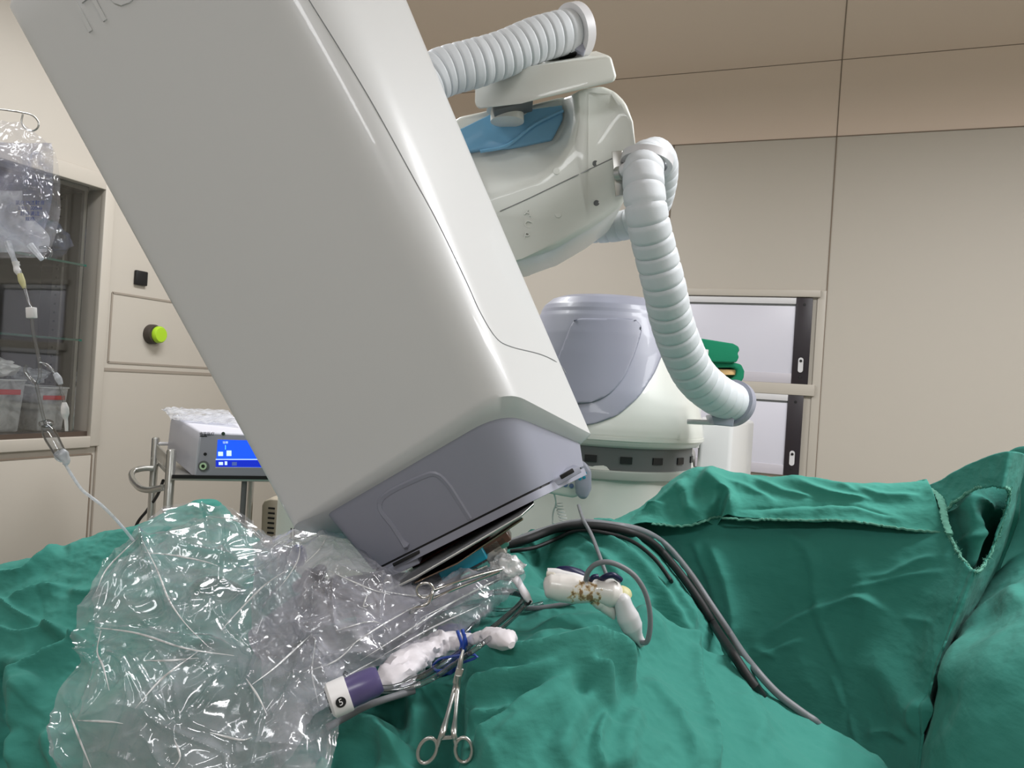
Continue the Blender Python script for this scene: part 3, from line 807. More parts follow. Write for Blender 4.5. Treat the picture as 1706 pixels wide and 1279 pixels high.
# pendant
pd = 1.62
pen = thing('control_pendant', P(950, 840, pd), 'grey and white hand pendant with blue buttons hanging beside the robot base', 'pendant')
prism_px('pendant_body', [(860, 770), (962, 768), (966, 826), (955, 830), (860, 812)], pd, 0.03, M['shell2'], pen, bevel=0.006)
prism_px('pendant_grip', [(952, 772), (966, 768), (978, 772), (986, 784), (986, 815), (978, 832), (966, 832), (960, 822), (958, 800)], pd - 0.012, 0.05, M['grey'], pen, bevel=0.008)
prism_px('pendant_screen', [(925, 790), (945, 788), (944, 800), (922, 801)], pd - 0.003, 0.004, M['navy'], pen)
for x, y in ((966, 780), (960, 788), (967, 789), (975, 788), (966, 797), (973, 795)):
    lathe('button', P(x, y, pd - 0.011), -FW, [(0.0035, 0), (0.0035, 0.002), (0.001, 0.0025)], M['teal'], pen, k=14)
for x, y in ((942, 807), (952, 809)):
    lathe('button', P(x, y, pd - 0.0), -FW, [(0.005, 0), (0.005, 0.003), (0.001, 0.0035)], pl('slate_button', (90, 110, 150), 0.4), pen, k=14)
tube('pendant_cord', [P(922, 818, pd + 0.01), P(926, 838, pd + .03), P(921, 858, pd + .05), P(922, 900, pd + .08)], 0.0018, M['white'], pen, n=30, k=8)
coil = []
for k in range(90):
    u = k / 89; a = u * 2 * math.pi * 9
    c = P(930 + 14 * u, 838 + 45 * u, pd + 0.04)
    coil.append(c + RC * 0.008 * math.cos(a) + FW * 0.008 * math.sin(a))
tube('coiled_cord', coil, 0.0013, M['white'], pen, n=360, k=6)

# towels on a pale wooden stand
ws = thing('wooden_stand', P(1190, 900, 2.6), 'pale wooden stand with flat top behind the rear white cabinet', 'stand')
bar('stand_top', P(1120, 618, 2.60), P(1226, 621, 2.58), 0.18, 0.018, M['wood'], ws)
for x, dd in ((1204, 2.52), (1130, 2.52), (1204, 2.68), (1130, 2.68)):
    q = P(x, 628, dd)
    box('stand_leg', (q.x - 0.014, q.y - 0.014, 0), (q.x + 0.014, q.y + 0.014, q.z), M['wood'], ws, bevel=0.002)
tw2 = prism_px('folded_towel', [(1120, 603), (1170, 601), (1222, 603), (1236, 607), (1241, 618), (1240, 630), (1232, 641), (1218, 643), (1214, 634), (1226, 627), (1228, 616), (1222, 612), (1120, 613)], 2.48, 0.24, M['green3'], bevel=0.008)
tag(tw2, 'folded green cloth bundle draped over the wooden stand, lower of the two', 'folded cloth', 'folded green cloths')
tw1 = prism_px('folded_towel', [(1120, 561), (1172, 564), (1222, 572), (1231, 577), (1233, 584), (1229, 588), (1232, 594), (1228, 603), (1218, 604), (1170, 602), (1120, 602)], 2.46, 0.24, M['green3'], bevel=0.008)
tag(tw1, 'folded green cloth bundle with plain end, upper of the two', 'folded cloth', 'folded green cloths')
#---MORE---
# ------------------------------------------------------------------ DRAPES
def cr1(A, n, axis):
    """Catmull-Rom resample of array A along axis to n samples"""
    A = np.moveaxis(np.asarray(A, float), axis, 0)
    m = A.shape[0]
    t = np.linspace(0, m - 1, n); i = np.minimum(t.astype(int), m - 2); f = (t - i).reshape((-1,) + (1,) * (A.ndim - 1))
    Ap = np.concatenate([2 * A[:1] - A[1:2], A, 2 * A[-1:] - A[-2:-1]], 0)
    p0, p1, p2, p3 = Ap[i], Ap[i + 1], Ap[i + 2], Ap[i + 3]
    out = 0.5 * (2 * p1 + (p2 - p0) * f + (2 * p0 - 5 * p1 + 4 * p2 - p3) * f ** 2 + (3 * p1 - p0 - 3 * p2 + p3) * f ** 3)
    return np.moveaxis(out, 0, axis)
cC, cR, cU, cF = (np.array(v) for v in (CAM, RC, UC, FW))
def unproj(G):
    x = (G[..., 0] - 853) / F_PX * G[..., 2]; y = (639.5 - G[..., 1]) / F_PX * G[..., 2]
    return cC + x[..., None] * cR + y[..., None] * cU + G[..., 2][..., None] * cF
def normals(W):
    du = np.gradient(W, axis=1); dv = np.gradient(W, axis=0)
    n = np.cross(du, dv); n /= np.maximum(1e-9, np.linalg.norm(n, axis=-1))[..., None]
    s = np.sign(np.sum(n * (cC - W), axis=-1)); s[s == 0] = 1
    return n * s[..., None]
def stroke(G, pts, amp, wd, kind='r', taper=0.25):
    """height field (metres) of one cloth fold running along pts"""
    q = np.array([(v.x, v.y) for v in lp([Vector((a, b, 0)) for a, b in pts], max(10, len(pts) * 8))])
    X_, Y_ = G[..., 0], G[..., 1]
    pad = wd * 4
    msk = (X_ > q[:, 0].min() - pad) & (X_ < q[:, 0].max() + pad) & (Y_ > q[:, 1].min() - pad) & (Y_ < q[:, 1].max() + pad)
    out = np.zeros(X_.shape)
    if not msk.any(): return out
    x, y = X_[msk], Y_[msk]
    best = np.full(x.shape, 1e9); sd = np.zeros(x.shape); u = np.zeros(x.shape)
    for i in range(len(q) - 1):
        a, b = q[i], q[i + 1]; d = b - a; L = d @ d + 1e-9
        t = np.clip(((x - a[0]) * d[0] + (y - a[1]) * d[1]) / L, 0, 1)
        ex, ey = x - a[0] - t * d[0], y - a[1] - t * d[1]
        r = np.hypot(ex, ey); c = d[0] * ey - d[1] * ex
        m = r < best
        best[m] = r[m]; sd[m] = (r * np.sign(c))[m]; u[m] = ((i + t) / (len(q) - 1))[m]
    if taper > 0: tp = np.clip(np.minimum(u, 1 - u) / taper, 0, 1); tp = tp * tp * (3 - 2 * tp)
    else: tp = 1
    tp = np.maximum(tp, 0.0)
    if kind == 'r': h = np.exp(-(best / wd) ** 2)
    elif kind == 's': h = np.exp(-best / (wd * 0.6))
    elif kind == 'f': h = np.where(sd > 0, np.exp(-sd / wd), np.exp(-(sd / (wd * 0.5)) ** 2))   # lap: gentle one side, steep on the other
    elif kind == 'g': h = np.where(sd < 0, np.exp(sd / wd), np.exp(-(sd / (wd * 0.5)) ** 2))
    out[msk] = amp * h * tp
    for ax in (0, 1):
        p = np.pad(out, [(1, 1) if a == ax else (0, 0) for a in (0, 1)], mode='edge')
        out = (p.take(range(0, out.shape[ax]), ax) + 2 * out + p.take(range(2, out.shape[ax] + 2), ax)) / 4
    return out
def vnoise(W, scale, seed, ridged=False, octs=3, stretch=None):
    out = np.zeros(W.shape[:2]); off = Vector((seed * 7.1, seed * 3.3, seed))
    S = np.array(stretch if stretch else (1, 1, 1))
    for j in range(W.shape[0]):
        for i in range(W.shape[1]):
            v = Vector(W[j, i] * S) * scale + off
            a = 0; k = 1
            for o in range(octs):
                t = mnoise.noise(v * k)
                if ridged: t = (1 - abs(t) * 2.2)
                a += t / (k if not ridged else k * 1.2); k *= 2.1
            out[j, i] = a
    return out
def drape(name, rows, mat, nu, nv, strokes=(), nz=(), hole=None, thick=0.0015, cut=None, tri=False):
    G = np.array(rows, float)
    G = cr1(cr1(G, nv, 0), nu, 1)
    W = unproj(G); N = normals(W)
    H = np.zeros(W.shape[:2])
    for s in strokes:
        h_ = stroke(G, *s)
        H += h_ * (1.4 if thick else 1.0)
    for (sc_, amp, seed, ridged, stretch) in nz: H += amp * vnoise(W, sc_, seed, ridged, 3, stretch)
    W = W + N * H[..., None]
    V = [Vector(p) for p in W.reshape(-1, 3)]
    Fc = []
    for j in range(nv - 1):
        for i in range(nu - 1):
            a = j * nu + i
            if hole is not None or cut is not None:
                x, y = G[j, i, 0], G[j, i, 1]
                if hole is not None and inpoly(x, y, hole): continue
                if cut is not None and not inpoly(x, y, cut): continue
            Fc.append((a, a + 1, a + nu + 1, a + nu))
    o = mesh(name, V, Fc, mat)
    if thick:
        s = o.modifiers.new('thickness', 'SOLIDIFY'); s.thickness = thick; s.offset = -1
    return o

# --- right hanging sheet
Rrows = [
 [(990, 905, 1.64), (1060, 870, 1.62), (1110, 818, 1.60), (1160, 793, 1.57), (1250, 806, 1.54), (1400, 818, 1.47), (1530, 812, 1.40), (1600, 782, 1.32), (1658, 757, 1.24), (1690, 752, 1.22), (1712, 760, 1.40)],
 [(985, 945, 1.57), (1060, 905, 1.55), (1115, 893, 1.52), (1180, 888, 1.48), (1280, 892, 1.44), (1420, 895, 1.37), (1540, 890, 1.30), (1600, 880, 1.25), (1640, 870, 1.20), (1664, 866, 1.20), (1684, 870, 1.42)],
 [(1000, 1020, 1.52), (1070, 1010, 1.50), (1130, 1005, 1.48), (1200, 1003, 1.44), (1300, 1010, 1.40), (1420, 1010, 1.33), (1520, 1010, 1.26), (1570, 1008, 1.20), (1595, 1006, 1.17), (1607, 1005, 1.18), (1630, 1010, 1.42)],
 [(1040, 1150, 1.48), (1100, 1150, 1.46), (1170, 1150, 1.44), (1240, 1150, 1.40), (1320, 1150, 1.34), (1410, 1150, 1.28), (1490, 1148, 1.21), (1530, 1145, 1.16), (1548, 1142, 1.14), (1556, 1140, 1.15), (1580, 1145, 1.38)],
 [(1080, 1320, 1.42), (1140, 1320, 1.40), (1200, 1320, 1.38), (1270, 1320, 1.34), (1340, 1320, 1.28), (1410, 1320, 1.22), (1470, 1320, 1.16), (1505, 1320, 1.12), (1522, 1320, 1.10), (1530, 1320, 1.11), (1555, 1320, 1.34)]]
Rst = [
 ([(1290, 885), (1330, 915), (1345, 950), (1350, 1000), (1362, 1050), (1395, 1120), (1420, 1220)], -0.0045, 5, 's', .1),
 ([(1298, 883), (1340, 913), (1356, 950), (1362, 1000), (1376, 1050), (1408, 1120)], 0.005, 12, 'r', .1),
 ([(1180, 890), (1210, 970), (1225, 1040), (1232, 1080)], 0.016, 22, 'g', .2),
 ([(1150, 885), (1180, 950), (1215, 1050), (1260, 1110)], 0.010, 14, 'g', .2),
 ([(1430, 962), (1480, 958), (1530, 935), (1580, 925)], 0.007, 10, 'f', .3),
 ([(1390, 985), (1450, 975), (1520, 960), (1600, 950)], 0.005, 8, 'f', .3),
 ([(1250, 1075), (1330, 1030), (1400, 1005), (1440, 1000), (1500, 1035)], 0.010, 14, 'f', .25),
 ([(1240, 1100), (1300, 1080), (1360, 1060)], 0.007, 9, 'f', .3),
 ([(1440, 900), (1432, 940), (1440, 990), (1470, 1060)], 0.006, 20, 'r', .3),
 ([(1245, 1075), (1275, 1085), (1300, 1100)], 0.007, 8, 's', .3),
 ([(1380, 1110), (1410, 1180), (1440, 1260)], 0.004, 6, 's', .2),
 ([(1500, 1030), (1540, 1035), (1560, 1040)], 0.004, 7, 's', .3),
 ([(1440, 1080), (1500, 1160), (1530, 1230)], 0.010, 25, 'r', .3),
 ([(1520, 1235), (1480, 1220), (1440, 1230)], 0.008, 12, 'f', .3),
 ([(1525, 1230), (1530, 1200), (1545, 1160)], 0.008, 10, 'r', .3),
 ([(1060, 900), (1110, 980), (1160, 1060), (1200, 1130)], 0.018, 16, 'g', .15),
 ([(1095, 900), (1150, 990), (1205, 1080), (1250, 1150)], 0.014, 14, 'g', .15),
 ([(1030, 910), (1070, 980), (1110, 1050)], 0.014, 12, 'g', .2),
]
hole_poly = [(1577, 850), (1596, 832), (1625, 814), (1655, 809), (1676, 812), (1681, 822), (1672, 860), (1658, 905), (1643, 935), (1630, 951), (1618, 948), (1600, 925), (1583, 895), (1576, 870)]
rsheet = drape('hanging_drape', Rrows, M['green'], 260, 200, Rst, [(5, 0.006, 2, False, None), (16, 0.0018, 5, True, None)], hole=hole_poly)
tag(rsheet, 'green surgical sheet hanging upright at the right with a frayed torn hole', 'surgical drape')
# frayed rim round the hole
rsb = bvh_of(rsheet)
def surf(px, py, default, off=0.0):
    for dx, dy in ((0, 0), (-7, 0), (0, 8), (7, 0), (0, -8), (-12, 6), (12, -6), (-16, 12), (-8, -14), (-22, 0)):
        r = ray(px + dx, py + dy).normalized(); h_ = rsb.ray_cast(CAM, r)
        if h_[0] is not None:
            d = (h_[0] - CAM).dot(FW); return P(px, py, d - off)
    return P(px, py, default - off)
rr_ = [surf(x, y, 1.22, 0.002) for x, y in hole_poly]
rl = lp(rr_, 220, True)
rl = [p + Vector((random.uniform(-1, 1), random.uniform(-1, 1), random.uniform(-1, 1))) * 0.0016 for p in rl]
V, Fc = tube_geo(rl, 0.0024, 400, 6, True)
tv = []
for k in range(150):
    p = rl[random.randrange(len(rl))]
    e = p + RC * random.uniform(-.006, .006) + UC * random.uniform(-.007, .007) - FW * random.uniform(0, .003)
    tv.append(tube_geo([p, (p + e) / 2 + UC * random.uniform(-.002, .002), e], 0.00045, 4, 4))
frm = pl('frayed_thread', (92, 150, 132), 0.9)
# seen as part of the sheet: thread fringe follows it
def subpart(name, V, Fc, mat, parent):
    me_parent = ORG[parent]
    o = mesh(name, V, Fc, mat, parent); return o
hem = mesh('frayed_hem', V, Fc, frm, rsheet)
V, Fc = join_geo(tv); fo = mesh('loose_threads', V, Fc, frm, hem); fo['kind'] = 'stuff'
# cloth seen through the hole
inner = drape('inner_drape', [
 [(1560, 830, 1.40), (1590, 815, 1.38), (1620, 790, 1.34), (1650, 780, 1.40), (1700, 778, 1.42)],
 [(1560, 850, 1.38), (1590, 845, 1.34), (1622, 838, 1.27), (1655, 845, 1.36), (1700, 850, 1.40)],
 [(1560, 880, 1.36), (1595, 880, 1.30), (1628, 880, 1.27), (1640, 890, 1.40), (1690, 890, 1.42)],
 [(1560, 930, 1.30), (1600, 930, 1.29), (1622, 930, 1.28), (1634, 940, 1.42), (1670, 940, 1.42)],
 [(1560, 1000, 1.30), (1600, 1000, 1.29), (1616, 1000, 1.28), (1630, 1000, 1.42), (1650, 1000, 1.42)]], M['green'], 80, 80,
 [([(1590, 910), (1620, 890), (1650, 870)], 0.006, 7, 'f', .3), ([(1610, 960), (1625, 900), (1632, 850)], 0.008, 6, 'g', .2), ([(1560, 870), (1600, 850), (1626, 830), (1660, 850)], 0.008, 8, 'f', .2)],
 [(9, 0.003, 3, False, None)])
tag(inner, 'rumpled green cloth seen through the torn hole of the hanging sheet', 'surgical drape')

# --- flap over the top edge
def fl(px, py, d): return (px, py, d)
Frows = [
 [(1010, 892, 1.78), (1070, 880, 1.74), (1120, 840, 1.72), (1170, 815, 1.68), (1250, 826, 1.66), (1400, 836, 1.60), (1500, 836, 1.54), (1545, 834, 1.50)],
 [(1015, 872, 1.62), (1070, 845, 1.585), (1115, 806, 1.565), (1165, 782, 1.545), (1250, 791, 1.515), (1400, 804, 1.445), (1500, 804, 1.40), (1545, 799, 1.37)],
 [(1030, 872, 1.55), (1080, 858, 1.53), (1125, 835, 1.515), (1170, 826, 1.49), (1260, 830, 1.46), (1400, 838, 1.40), (1505, 845, 1.345), (1563, 845, 1.31)],
 [(1052, 876, 1.51), (1092, 874, 1.49), (1140, 877, 1.475), (1190, 862, 1.455), (1280, 866, 1.42), (1400, 868, 1.365), (1505, 882, 1.315), (1580, 889, 1.275)]]
Fst = [
 ([(1205, 820), (1200, 845), (1186, 862), (1183, 880)], -0.03, 9, 'r', .2),
 ([(1165, 790), (1195, 815), (1212, 842), (1230, 856)], 0.022, 14, 'r', .2),
 ([(1225, 852), (1300, 846), (1400, 843), (1500, 866)], -0.005, 5, 's', .15),
 ([(1255, 860), (1320, 852), (1420, 850), (1520, 872)], 0.005, 8, 'r', .15),
 ([(1250, 798), (1310, 820), (1360, 834)], 0.008, 10, 'f', .2),
 ([(1310, 800), (1380, 822), (1460, 838)], 0.010, 10, 'f', .25),
 ([(1280, 795), (1400, 810), (1440, 830)], 0.006, 7, 'f', .25),
 ([(1420, 812), (1470, 826), (1540, 826)], 0.007, 10, 'f', .25),
 ([(1080, 862), (1110, 830), (1150, 800)], 0.010, 14, 'f', .2),
 ([(1050, 872), (1090, 850), (1120, 846)], 0.009, 9, 'f', .3),
 ([(1140, 800), (1150, 835), (1150, 868)], 0.012, 12, 'r', .3),
 ([(1180, 800), (1240, 812), (1300, 845)], 0.006, 9, 'f', .3),
]
flap = drape('drape_flap', Frows, M['green2'], 260, 110, Fst, [(7, 0.006, 9, False, None), (20, 0.002, 4, True, None)])
tag(flap, 'lighter green folded-over cloth strip with ragged lower edge along the top of the hanging sheet', 'surgical drape')
fb = bvh_of(flap)
ed = dens([(1054, 875), (1092, 873), (1140, 876), (1175, 868), (1192, 861), (1230, 865), (1280, 865), (1340, 866), (1400, 867), (1450, 872), (1505, 881), (1578, 888)], 160)
ep = []
last = 1.5
for x, y in ed:
    for dy in (0, -3, -6, -10, -15):
        h_ = fb.ray_cast(CAM, ray(x, y + dy).normalized())
        if h_[0] is not None: last = (h_[0] - CAM).dot(FW); break
    ep.append(P(x, y + random.uniform(-1.3, 1.3), last - 0.002))
V, Fc = tube_geo(ep, 0.0022, 400, 6); mesh('frayed_hem', V, Fc, frm, flap)
# torn strip joining the flap and the hole
st_pts = [(1534, 806), (1560, 822), (1570, 840), (1574, 865), (1582, 890)]
sp = [surf(x, y, 1.3, 0.012) for x, y in st_pts]
V, Fc = tube_geo([p + Vector((0, 0, 0)) for p in sp], 0.006, 60, 8, flat=0.4)
V = [v + Vector((random.uniform(-1, 1), random.uniform(-1, 1), random.uniform(-1, 1))) * 0.0012 for v in V]
mesh('torn_edge', V, Fc, frm, flap)

# --- near mound at the far right
Nrows = [[(1660, 775, 1.5), (1690, 748, 1.46), (1720, 742, 1.42), (1780, 740, 1.36), (1860, 740, 1.3), (2150, 810, 1.35)], [(1560, 900, 1.52), (1640, 900, 1.52), (1700, 900, 1.44), (1770, 900, 1.36), (1860, 900, 1.28), (2150, 970, 1.2)], [(1520, 1010, 1.46), (1600, 1010, 1.4), (1665, 1000, 1.26), (1720, 990, 1.12), (1860, 990, 0.96), (2150, 1060, 1.01)], [(1500, 1100, 1.42), (1560, 1100, 1.34), (1605, 1085, 1.1), (1680, 1080, 0.97), (1850, 1080, 0.9), (2150, 1150, 0.9500000000000001)], [(1490, 1190, 1.38), (1535, 1190, 1.26), (1575, 1180, 1.04), (1660, 1180, 0.92), (1850, 1180, 0.86), (2150, 1250, 0.91)], [(1480, 1330, 1.32), (1515, 1330, 1.18), (1550, 1330, 0.98), (1650, 1330, 0.88), (1850, 1330, 0.82), (2150, 1400, 0.87)]]
nm = drape('near_drape', Nrows, M['green'], 160, 130, [([(1715, 985), (1650, 1020), (1605, 1080), (1580, 1160)], 0.010, 14, 'r', .1)], [(5, 0.008, 12, False, None), (14, 0.002, 4, True, None)])
tag(nm, 'dark green draped mound at the right edge of the picture beside the hanging sheet', 'surgical drape')

# --- central drape over the patient
Arows = [
 [(440, 1060, 1.50), (560, 1010, 1.50), (660, 975, 1.52), (760, 945, 1.55), (850, 925, 1.60), (920, 905, 1.64), (980, 893, 1.66), (1040, 895, 1.66), (1090, 915, 1.62), (1140, 960, 1.58)],
 [(440, 1040, 1.30), (560, 1000, 1.30), (660, 965, 1.32), (760, 930, 1.38), (850, 905, 1.42), (910, 888, 1.46), (970, 876, 1.48), (1035, 880, 1.48), (1090, 910, 1.45), (1140, 960, 1.42)],
 [(440, 1080, 1.18), (560, 1050, 1.18), (650, 1020, 1.20), (740, 990, 1.22), (830, 960, 1.26), (900, 945, 1.30), (970, 935, 1.33), (1040, 940, 1.34), (1110, 975, 1.34), (1180, 1030, 1.34)],
 [(430, 1130, 1.08), (550, 1110, 1.08), (650, 1080, 1.10), (740, 1050, 1.11), (830, 1025, 1.13), (900, 1010, 1.16), (970, 1010, 1.19), (1050, 1030, 1.21), (1130, 1080, 1.22), (1230, 1140, 1.24)],
 [(420, 1190, 0.98), (540, 1180, 0.97), (650, 1160, 0.98), (740, 1130, 0.98), (830, 1100, 0.99), (900, 1085, 1.01), (980, 1080, 1.04), (1070, 1100, 1.08), (1170, 1145, 1.12), (1310, 1200, 1.18)],
 [(410, 1250, 0.90), (540, 1250, 0.89), (650, 1240, 0.88), (740, 1210, 0.88), (830, 1180, 0.88), (910, 1160, 0.89), (1000, 1160, 0.92), (1110, 1185, 0.97), (1230, 1215, 1.04), (1400, 1250, 1.12)],
 [(400, 1340, 0.83), (540, 1340, 0.82), (650, 1340, 0.81), (740, 1320, 0.80), (830, 1300, 0.79), (920, 1290, 0.79), (1030, 1290, 0.82), (1160, 1300, 0.87), (1300, 1310, 0.94), (1520, 1320, 1.05)],
 [(400, 1460, 0.80), (540, 1460, 0.79), (650, 1460, 0.78), (740, 1450, 0.77), (830, 1440, 0.76), (920, 1430, 0.76), (1040, 1430, 0.79), (1180, 1430, 0.84), (1330, 1430, 0.91), (1560, 1440, 1.02)]]
Ast = [
 # crest that runs down the right edge of the mound
 ([(1010, 1040), (1080, 1075), (1150, 1110), (1230, 1150), (1340, 1200), (1500, 1282)], 0.022, 24, 'f', .08),
 ([(1020, 1052), (1090, 1062), (1130, 1100), (1150, 1160), (1180, 1240), (1190, 1300)], 0.016, 14, 'f', .12),
 ([(870, 1060), (950, 1050), (1030, 1062), (1080, 1090), (1100, 1120)], 0.014, 16, 'f', .2),
 ([(860, 1035), (960, 1030), (1020, 1035)], 0.010, 14, 'r', .3),
 ([(860, 1075), (980, 1082), (1060, 1110)], 0.012, 14, 'f', .25),
 ([(780, 1130), (850, 1110), (950, 1118), (1050, 1150)], 0.014, 16, 'f', .2),
 ([(770, 1150), (830, 1149), (940, 1148), (1000, 1140), (1060, 1163)], 0.030, 16, 'g', .15),
 ([(770, 1128), (850, 1122), (930, 1132), (1000, 1150)], 0.010, 12, 'r', .2),
 ([(760, 1190), (830, 1178), (900, 1165), (960, 1158), (1030, 1190)], 0.030, 20, 'g', .2),
 ([(770, 1215), (840, 1205), (880, 1190)], 0.012, 14, 'g', .3),
 ([(640, 1165), (670, 1200), (660, 1250)], -0.025, 22, 'r', .2),
 ([(790, 1265), (860, 1220), (900, 1190), (960, 1165)], 0.022, 20, 'f', .15),
 ([(800, 1300), (880, 1230), (950, 1180)], 0.014, 16, 'r', .2),
 ([(1010, 1190), (990, 1240), (1000, 1300)], 0.010, 16, 'g', .2),
 ([(930, 1290), (940, 1240), (970, 1190), (1010, 1165)], 0.013, 20, 'r', .2),
 ([(1060, 1180), (1040, 1240), (1030, 1300)], 0.008, 16, 'r', .2),
 ([(740, 1150), (735, 1200), (722, 1290)], -0.050, 30, 'r', .1),
 ([(700, 1140), (690, 1200), (640, 1270)], 0.020, 28, 'r', .15),
 ([(560, 1190), (620, 1180), (690, 1150)], 0.020, 16, 'g', .2),
 ([(540, 1230), (600, 1225), (660, 1240)], 0.014, 18, 'r', .25),
 ([(545, 1290), (600, 1262), (640, 1270)], -0.018, 18, 'r', .25),
 # cloth round the instruments, running back to the right sheet
 ([(950, 885), (1000, 910), (1060, 960), (1110, 1020), (1150, 1090)], 0.018, 14, 'g', .12),
 ([(990, 880), (1050, 920), (1100, 980), (1150, 1060)], 0.014, 12, 'g', .12),
 ([(900, 885), (960, 905), (1010, 950), (1040, 1000)], 0.012, 16, 'g', .15),
 ([(880, 900), (910, 930), (930, 960)], -0.030, 22, 'r', .2),
 ([(1070, 1010), (1100, 1040), (1130, 1080)], -0.014, 12, 'r', .2),
 ([(860, 950), (900, 965), (930, 985)], -0.014, 14, 'r', .2),
 ([(905, 1010), (960, 1020), (1010, 1050), (1035, 1085)], 0.010, 10, 'f', .15),
 ([(1180, 1110), (1230, 1180), (1280, 1260)], 0.010, 18, 'r', .2),
 ([(1060, 1130), (1120, 1200), (1160, 1290)], 0.008, 14, 'g', .2),
]
A = drape('patient_drape', Arows, M['green'], 340, 300, Ast, [(6, 0.006, 21, False, None), (15, 0.0032, 6, True, None), (11, 0.0045, 31, True, (0.4, 1, 2)), (30, 0.0012, 36, True, (0.6, 1, 2))])
tag(A, 'large rumpled green surgical drape over the patient in the foreground, under the probe and forceps', 'surgical drape')

# --- left drape with a ridge
Lrows = [
 [(-90, 1060, 1.75), (0, 1040, 1.75), (90, 1010, 1.75), (180, 980, 1.76), (270, 950, 1.76), (335, 925, 1.76), (380, 950, 1.76), (430, 1000, 1.7), (540, 1060, 1.6)],
 [(-90, 972, 1.46), (0, 946, 1.46), (90, 921, 1.46), (170, 893, 1.47), (260, 866, 1.48), (335, 842, 1.49), (366, 850, 1.48), (410, 890, 1.46), (520, 990, 1.40)],
 [(-90, 1010, 1.36), (0, 990, 1.36), (90, 965, 1.36), (175, 935, 1.37), (265, 905, 1.39), (345, 885, 1.40), (390, 900, 1.39), (440, 940, 1.37), (540, 1020, 1.32)],
 [(-90, 1070, 1.27), (0, 1060, 1.27), (90, 1045, 1.27), (180, 1030, 1.27), (270, 1000, 1.28), (350, 985, 1.29), (410, 990, 1.29), (470, 1010, 1.28), (570, 1070, 1.24)],
 [(-90, 1150, 1.18), (0, 1140, 1.18), (90, 1130, 1.17), (180, 1115, 1.16), (270, 1100, 1.16), (350, 1090, 1.16), (420, 1090, 1.16), (500, 1110, 1.15), (600, 1150, 1.12)],
 [(-90, 1230, 1.12), (0, 1220, 1.10), (90, 1215, 1.08), (180, 1210, 1.06), (270, 1200, 1.05), (350, 1190, 1.05), (430, 1190, 1.05), (520, 1210, 1.03), (620, 1230, 1.01)],
 [(-90, 1400, 1.10), (0, 1400, 1.06), (90, 1400, 1.02), (180, 1400, 1.00), (270, 1400, 0.99), (350, 1400, 0.99), (430, 1400, 0.98), (520, 1400, 0.96), (640, 1400, 0.94)]]
Lst = [
 ([(-20, 962), (40, 958), (70, 938), (110, 910)], 0.014, 9, 'f', .2),
 ([(10, 1010), (40, 1000), (80, 985), (120, 984)], 0.014, 10, 'f', .25),
 ([(-20, 1000), (10, 1010), (40, 1030), (80, 1050)], 0.012, 12, 'f', .25),
 ([(-20, 1050), (40, 1065), (90, 1060), (150, 1080)], 0.014, 14, 'f', .2),
 ([(70, 965), (72, 1000), (75, 1035)], -0.003, 5, 's', .2),
 ([(70, 1045), (110, 1072), (160, 1100)], 0.012, 12, 'g', .25),
 ([(10, 1190), (15, 1160), (60, 1130), (120, 1105), (165, 1080)], 0.030, 22, 'f', .15),
 ([(0, 1230), (30, 1180), (90, 1150)], 0.016, 16, 'r', .25),
 ([(-10, 1120), (30, 1110), (80, 1110)], 0.010, 14, 'r', .3),
 ([(-10, 1100), (0, 1180), (-5, 1290)], -0.03, 20, 'r', .1),
 ([(100, 1210), (110, 1250), (140, 1300)], 0.018, 20, 'r', .2),
 ([(20, 1220), (40, 1260), (60, 1300)], 0.012, 16, 'r', .2),
 ([(110, 985), (150, 995), (200, 980)], 0.010, 12, 'g', .3),
 ([(180, 930), (240, 905), (320, 872)], 0.006, 14, 'r', .3),
 ([(230, 880), (250, 920), (250, 970)], 0.008, 14, 'r', .3),
 ([(300, 1000), (360, 980), (430, 1010)], 0.014, 16, 'f', .3),
 ([(280, 1120), (350, 1090), (420, 1120)], 0.014, 18, 'r', .3),
]
Ld = drape('left_drape', Lrows, M['green'], 260, 220, Lst, [(6, 0.007, 41, False, None), (15, 0.0032, 16, True, None), (10, 0.0045, 35, True, (0.4, 1, 2)), (30, 0.0010, 37, True, None)])
Ld.name = 'ridge_drape'
tag(Ld, 'green surgical drape rising to a ridge at the left, behind the clear plastic cover', 'surgical drape')
AB = bvh_of(A, Ld, rsheet, flap, nm)
#---MORE2---
def on_cloth(pts, off, n=None, sm=5, bv=None, lo=None):
    """lay a line of pixels on the cloth: depth follows the drapes, smoothed, lifted by off"""
    bv = bv or AB
    q = dens(pts, n or max(24, len(pts) * 8))
    ds = []
    for x, y in q:
        h_ = bv.ray_cast(CAM, ray(x, y).normalized())
        ds.append((h_[0] - CAM).dot(FW) if h_[0] is not None else None)
    last = next((d for d in ds if d is not None), 1.2)
    for i, d in enumerate(ds):
        if d is None: ds[i] = last
        else: last = d
    ds = np.array(ds)
    mn = np.array([ds[max(0, i - sm):i + sm + 1].min() for i in range(len(ds))])
    k = np.array([mn[max(0, i - sm):i + sm + 1].mean() for i in range(len(ds))])
    ds = np.minimum(k, ds)
    return [P(x, y, d - off) for (x, y), d in zip(q, ds)]

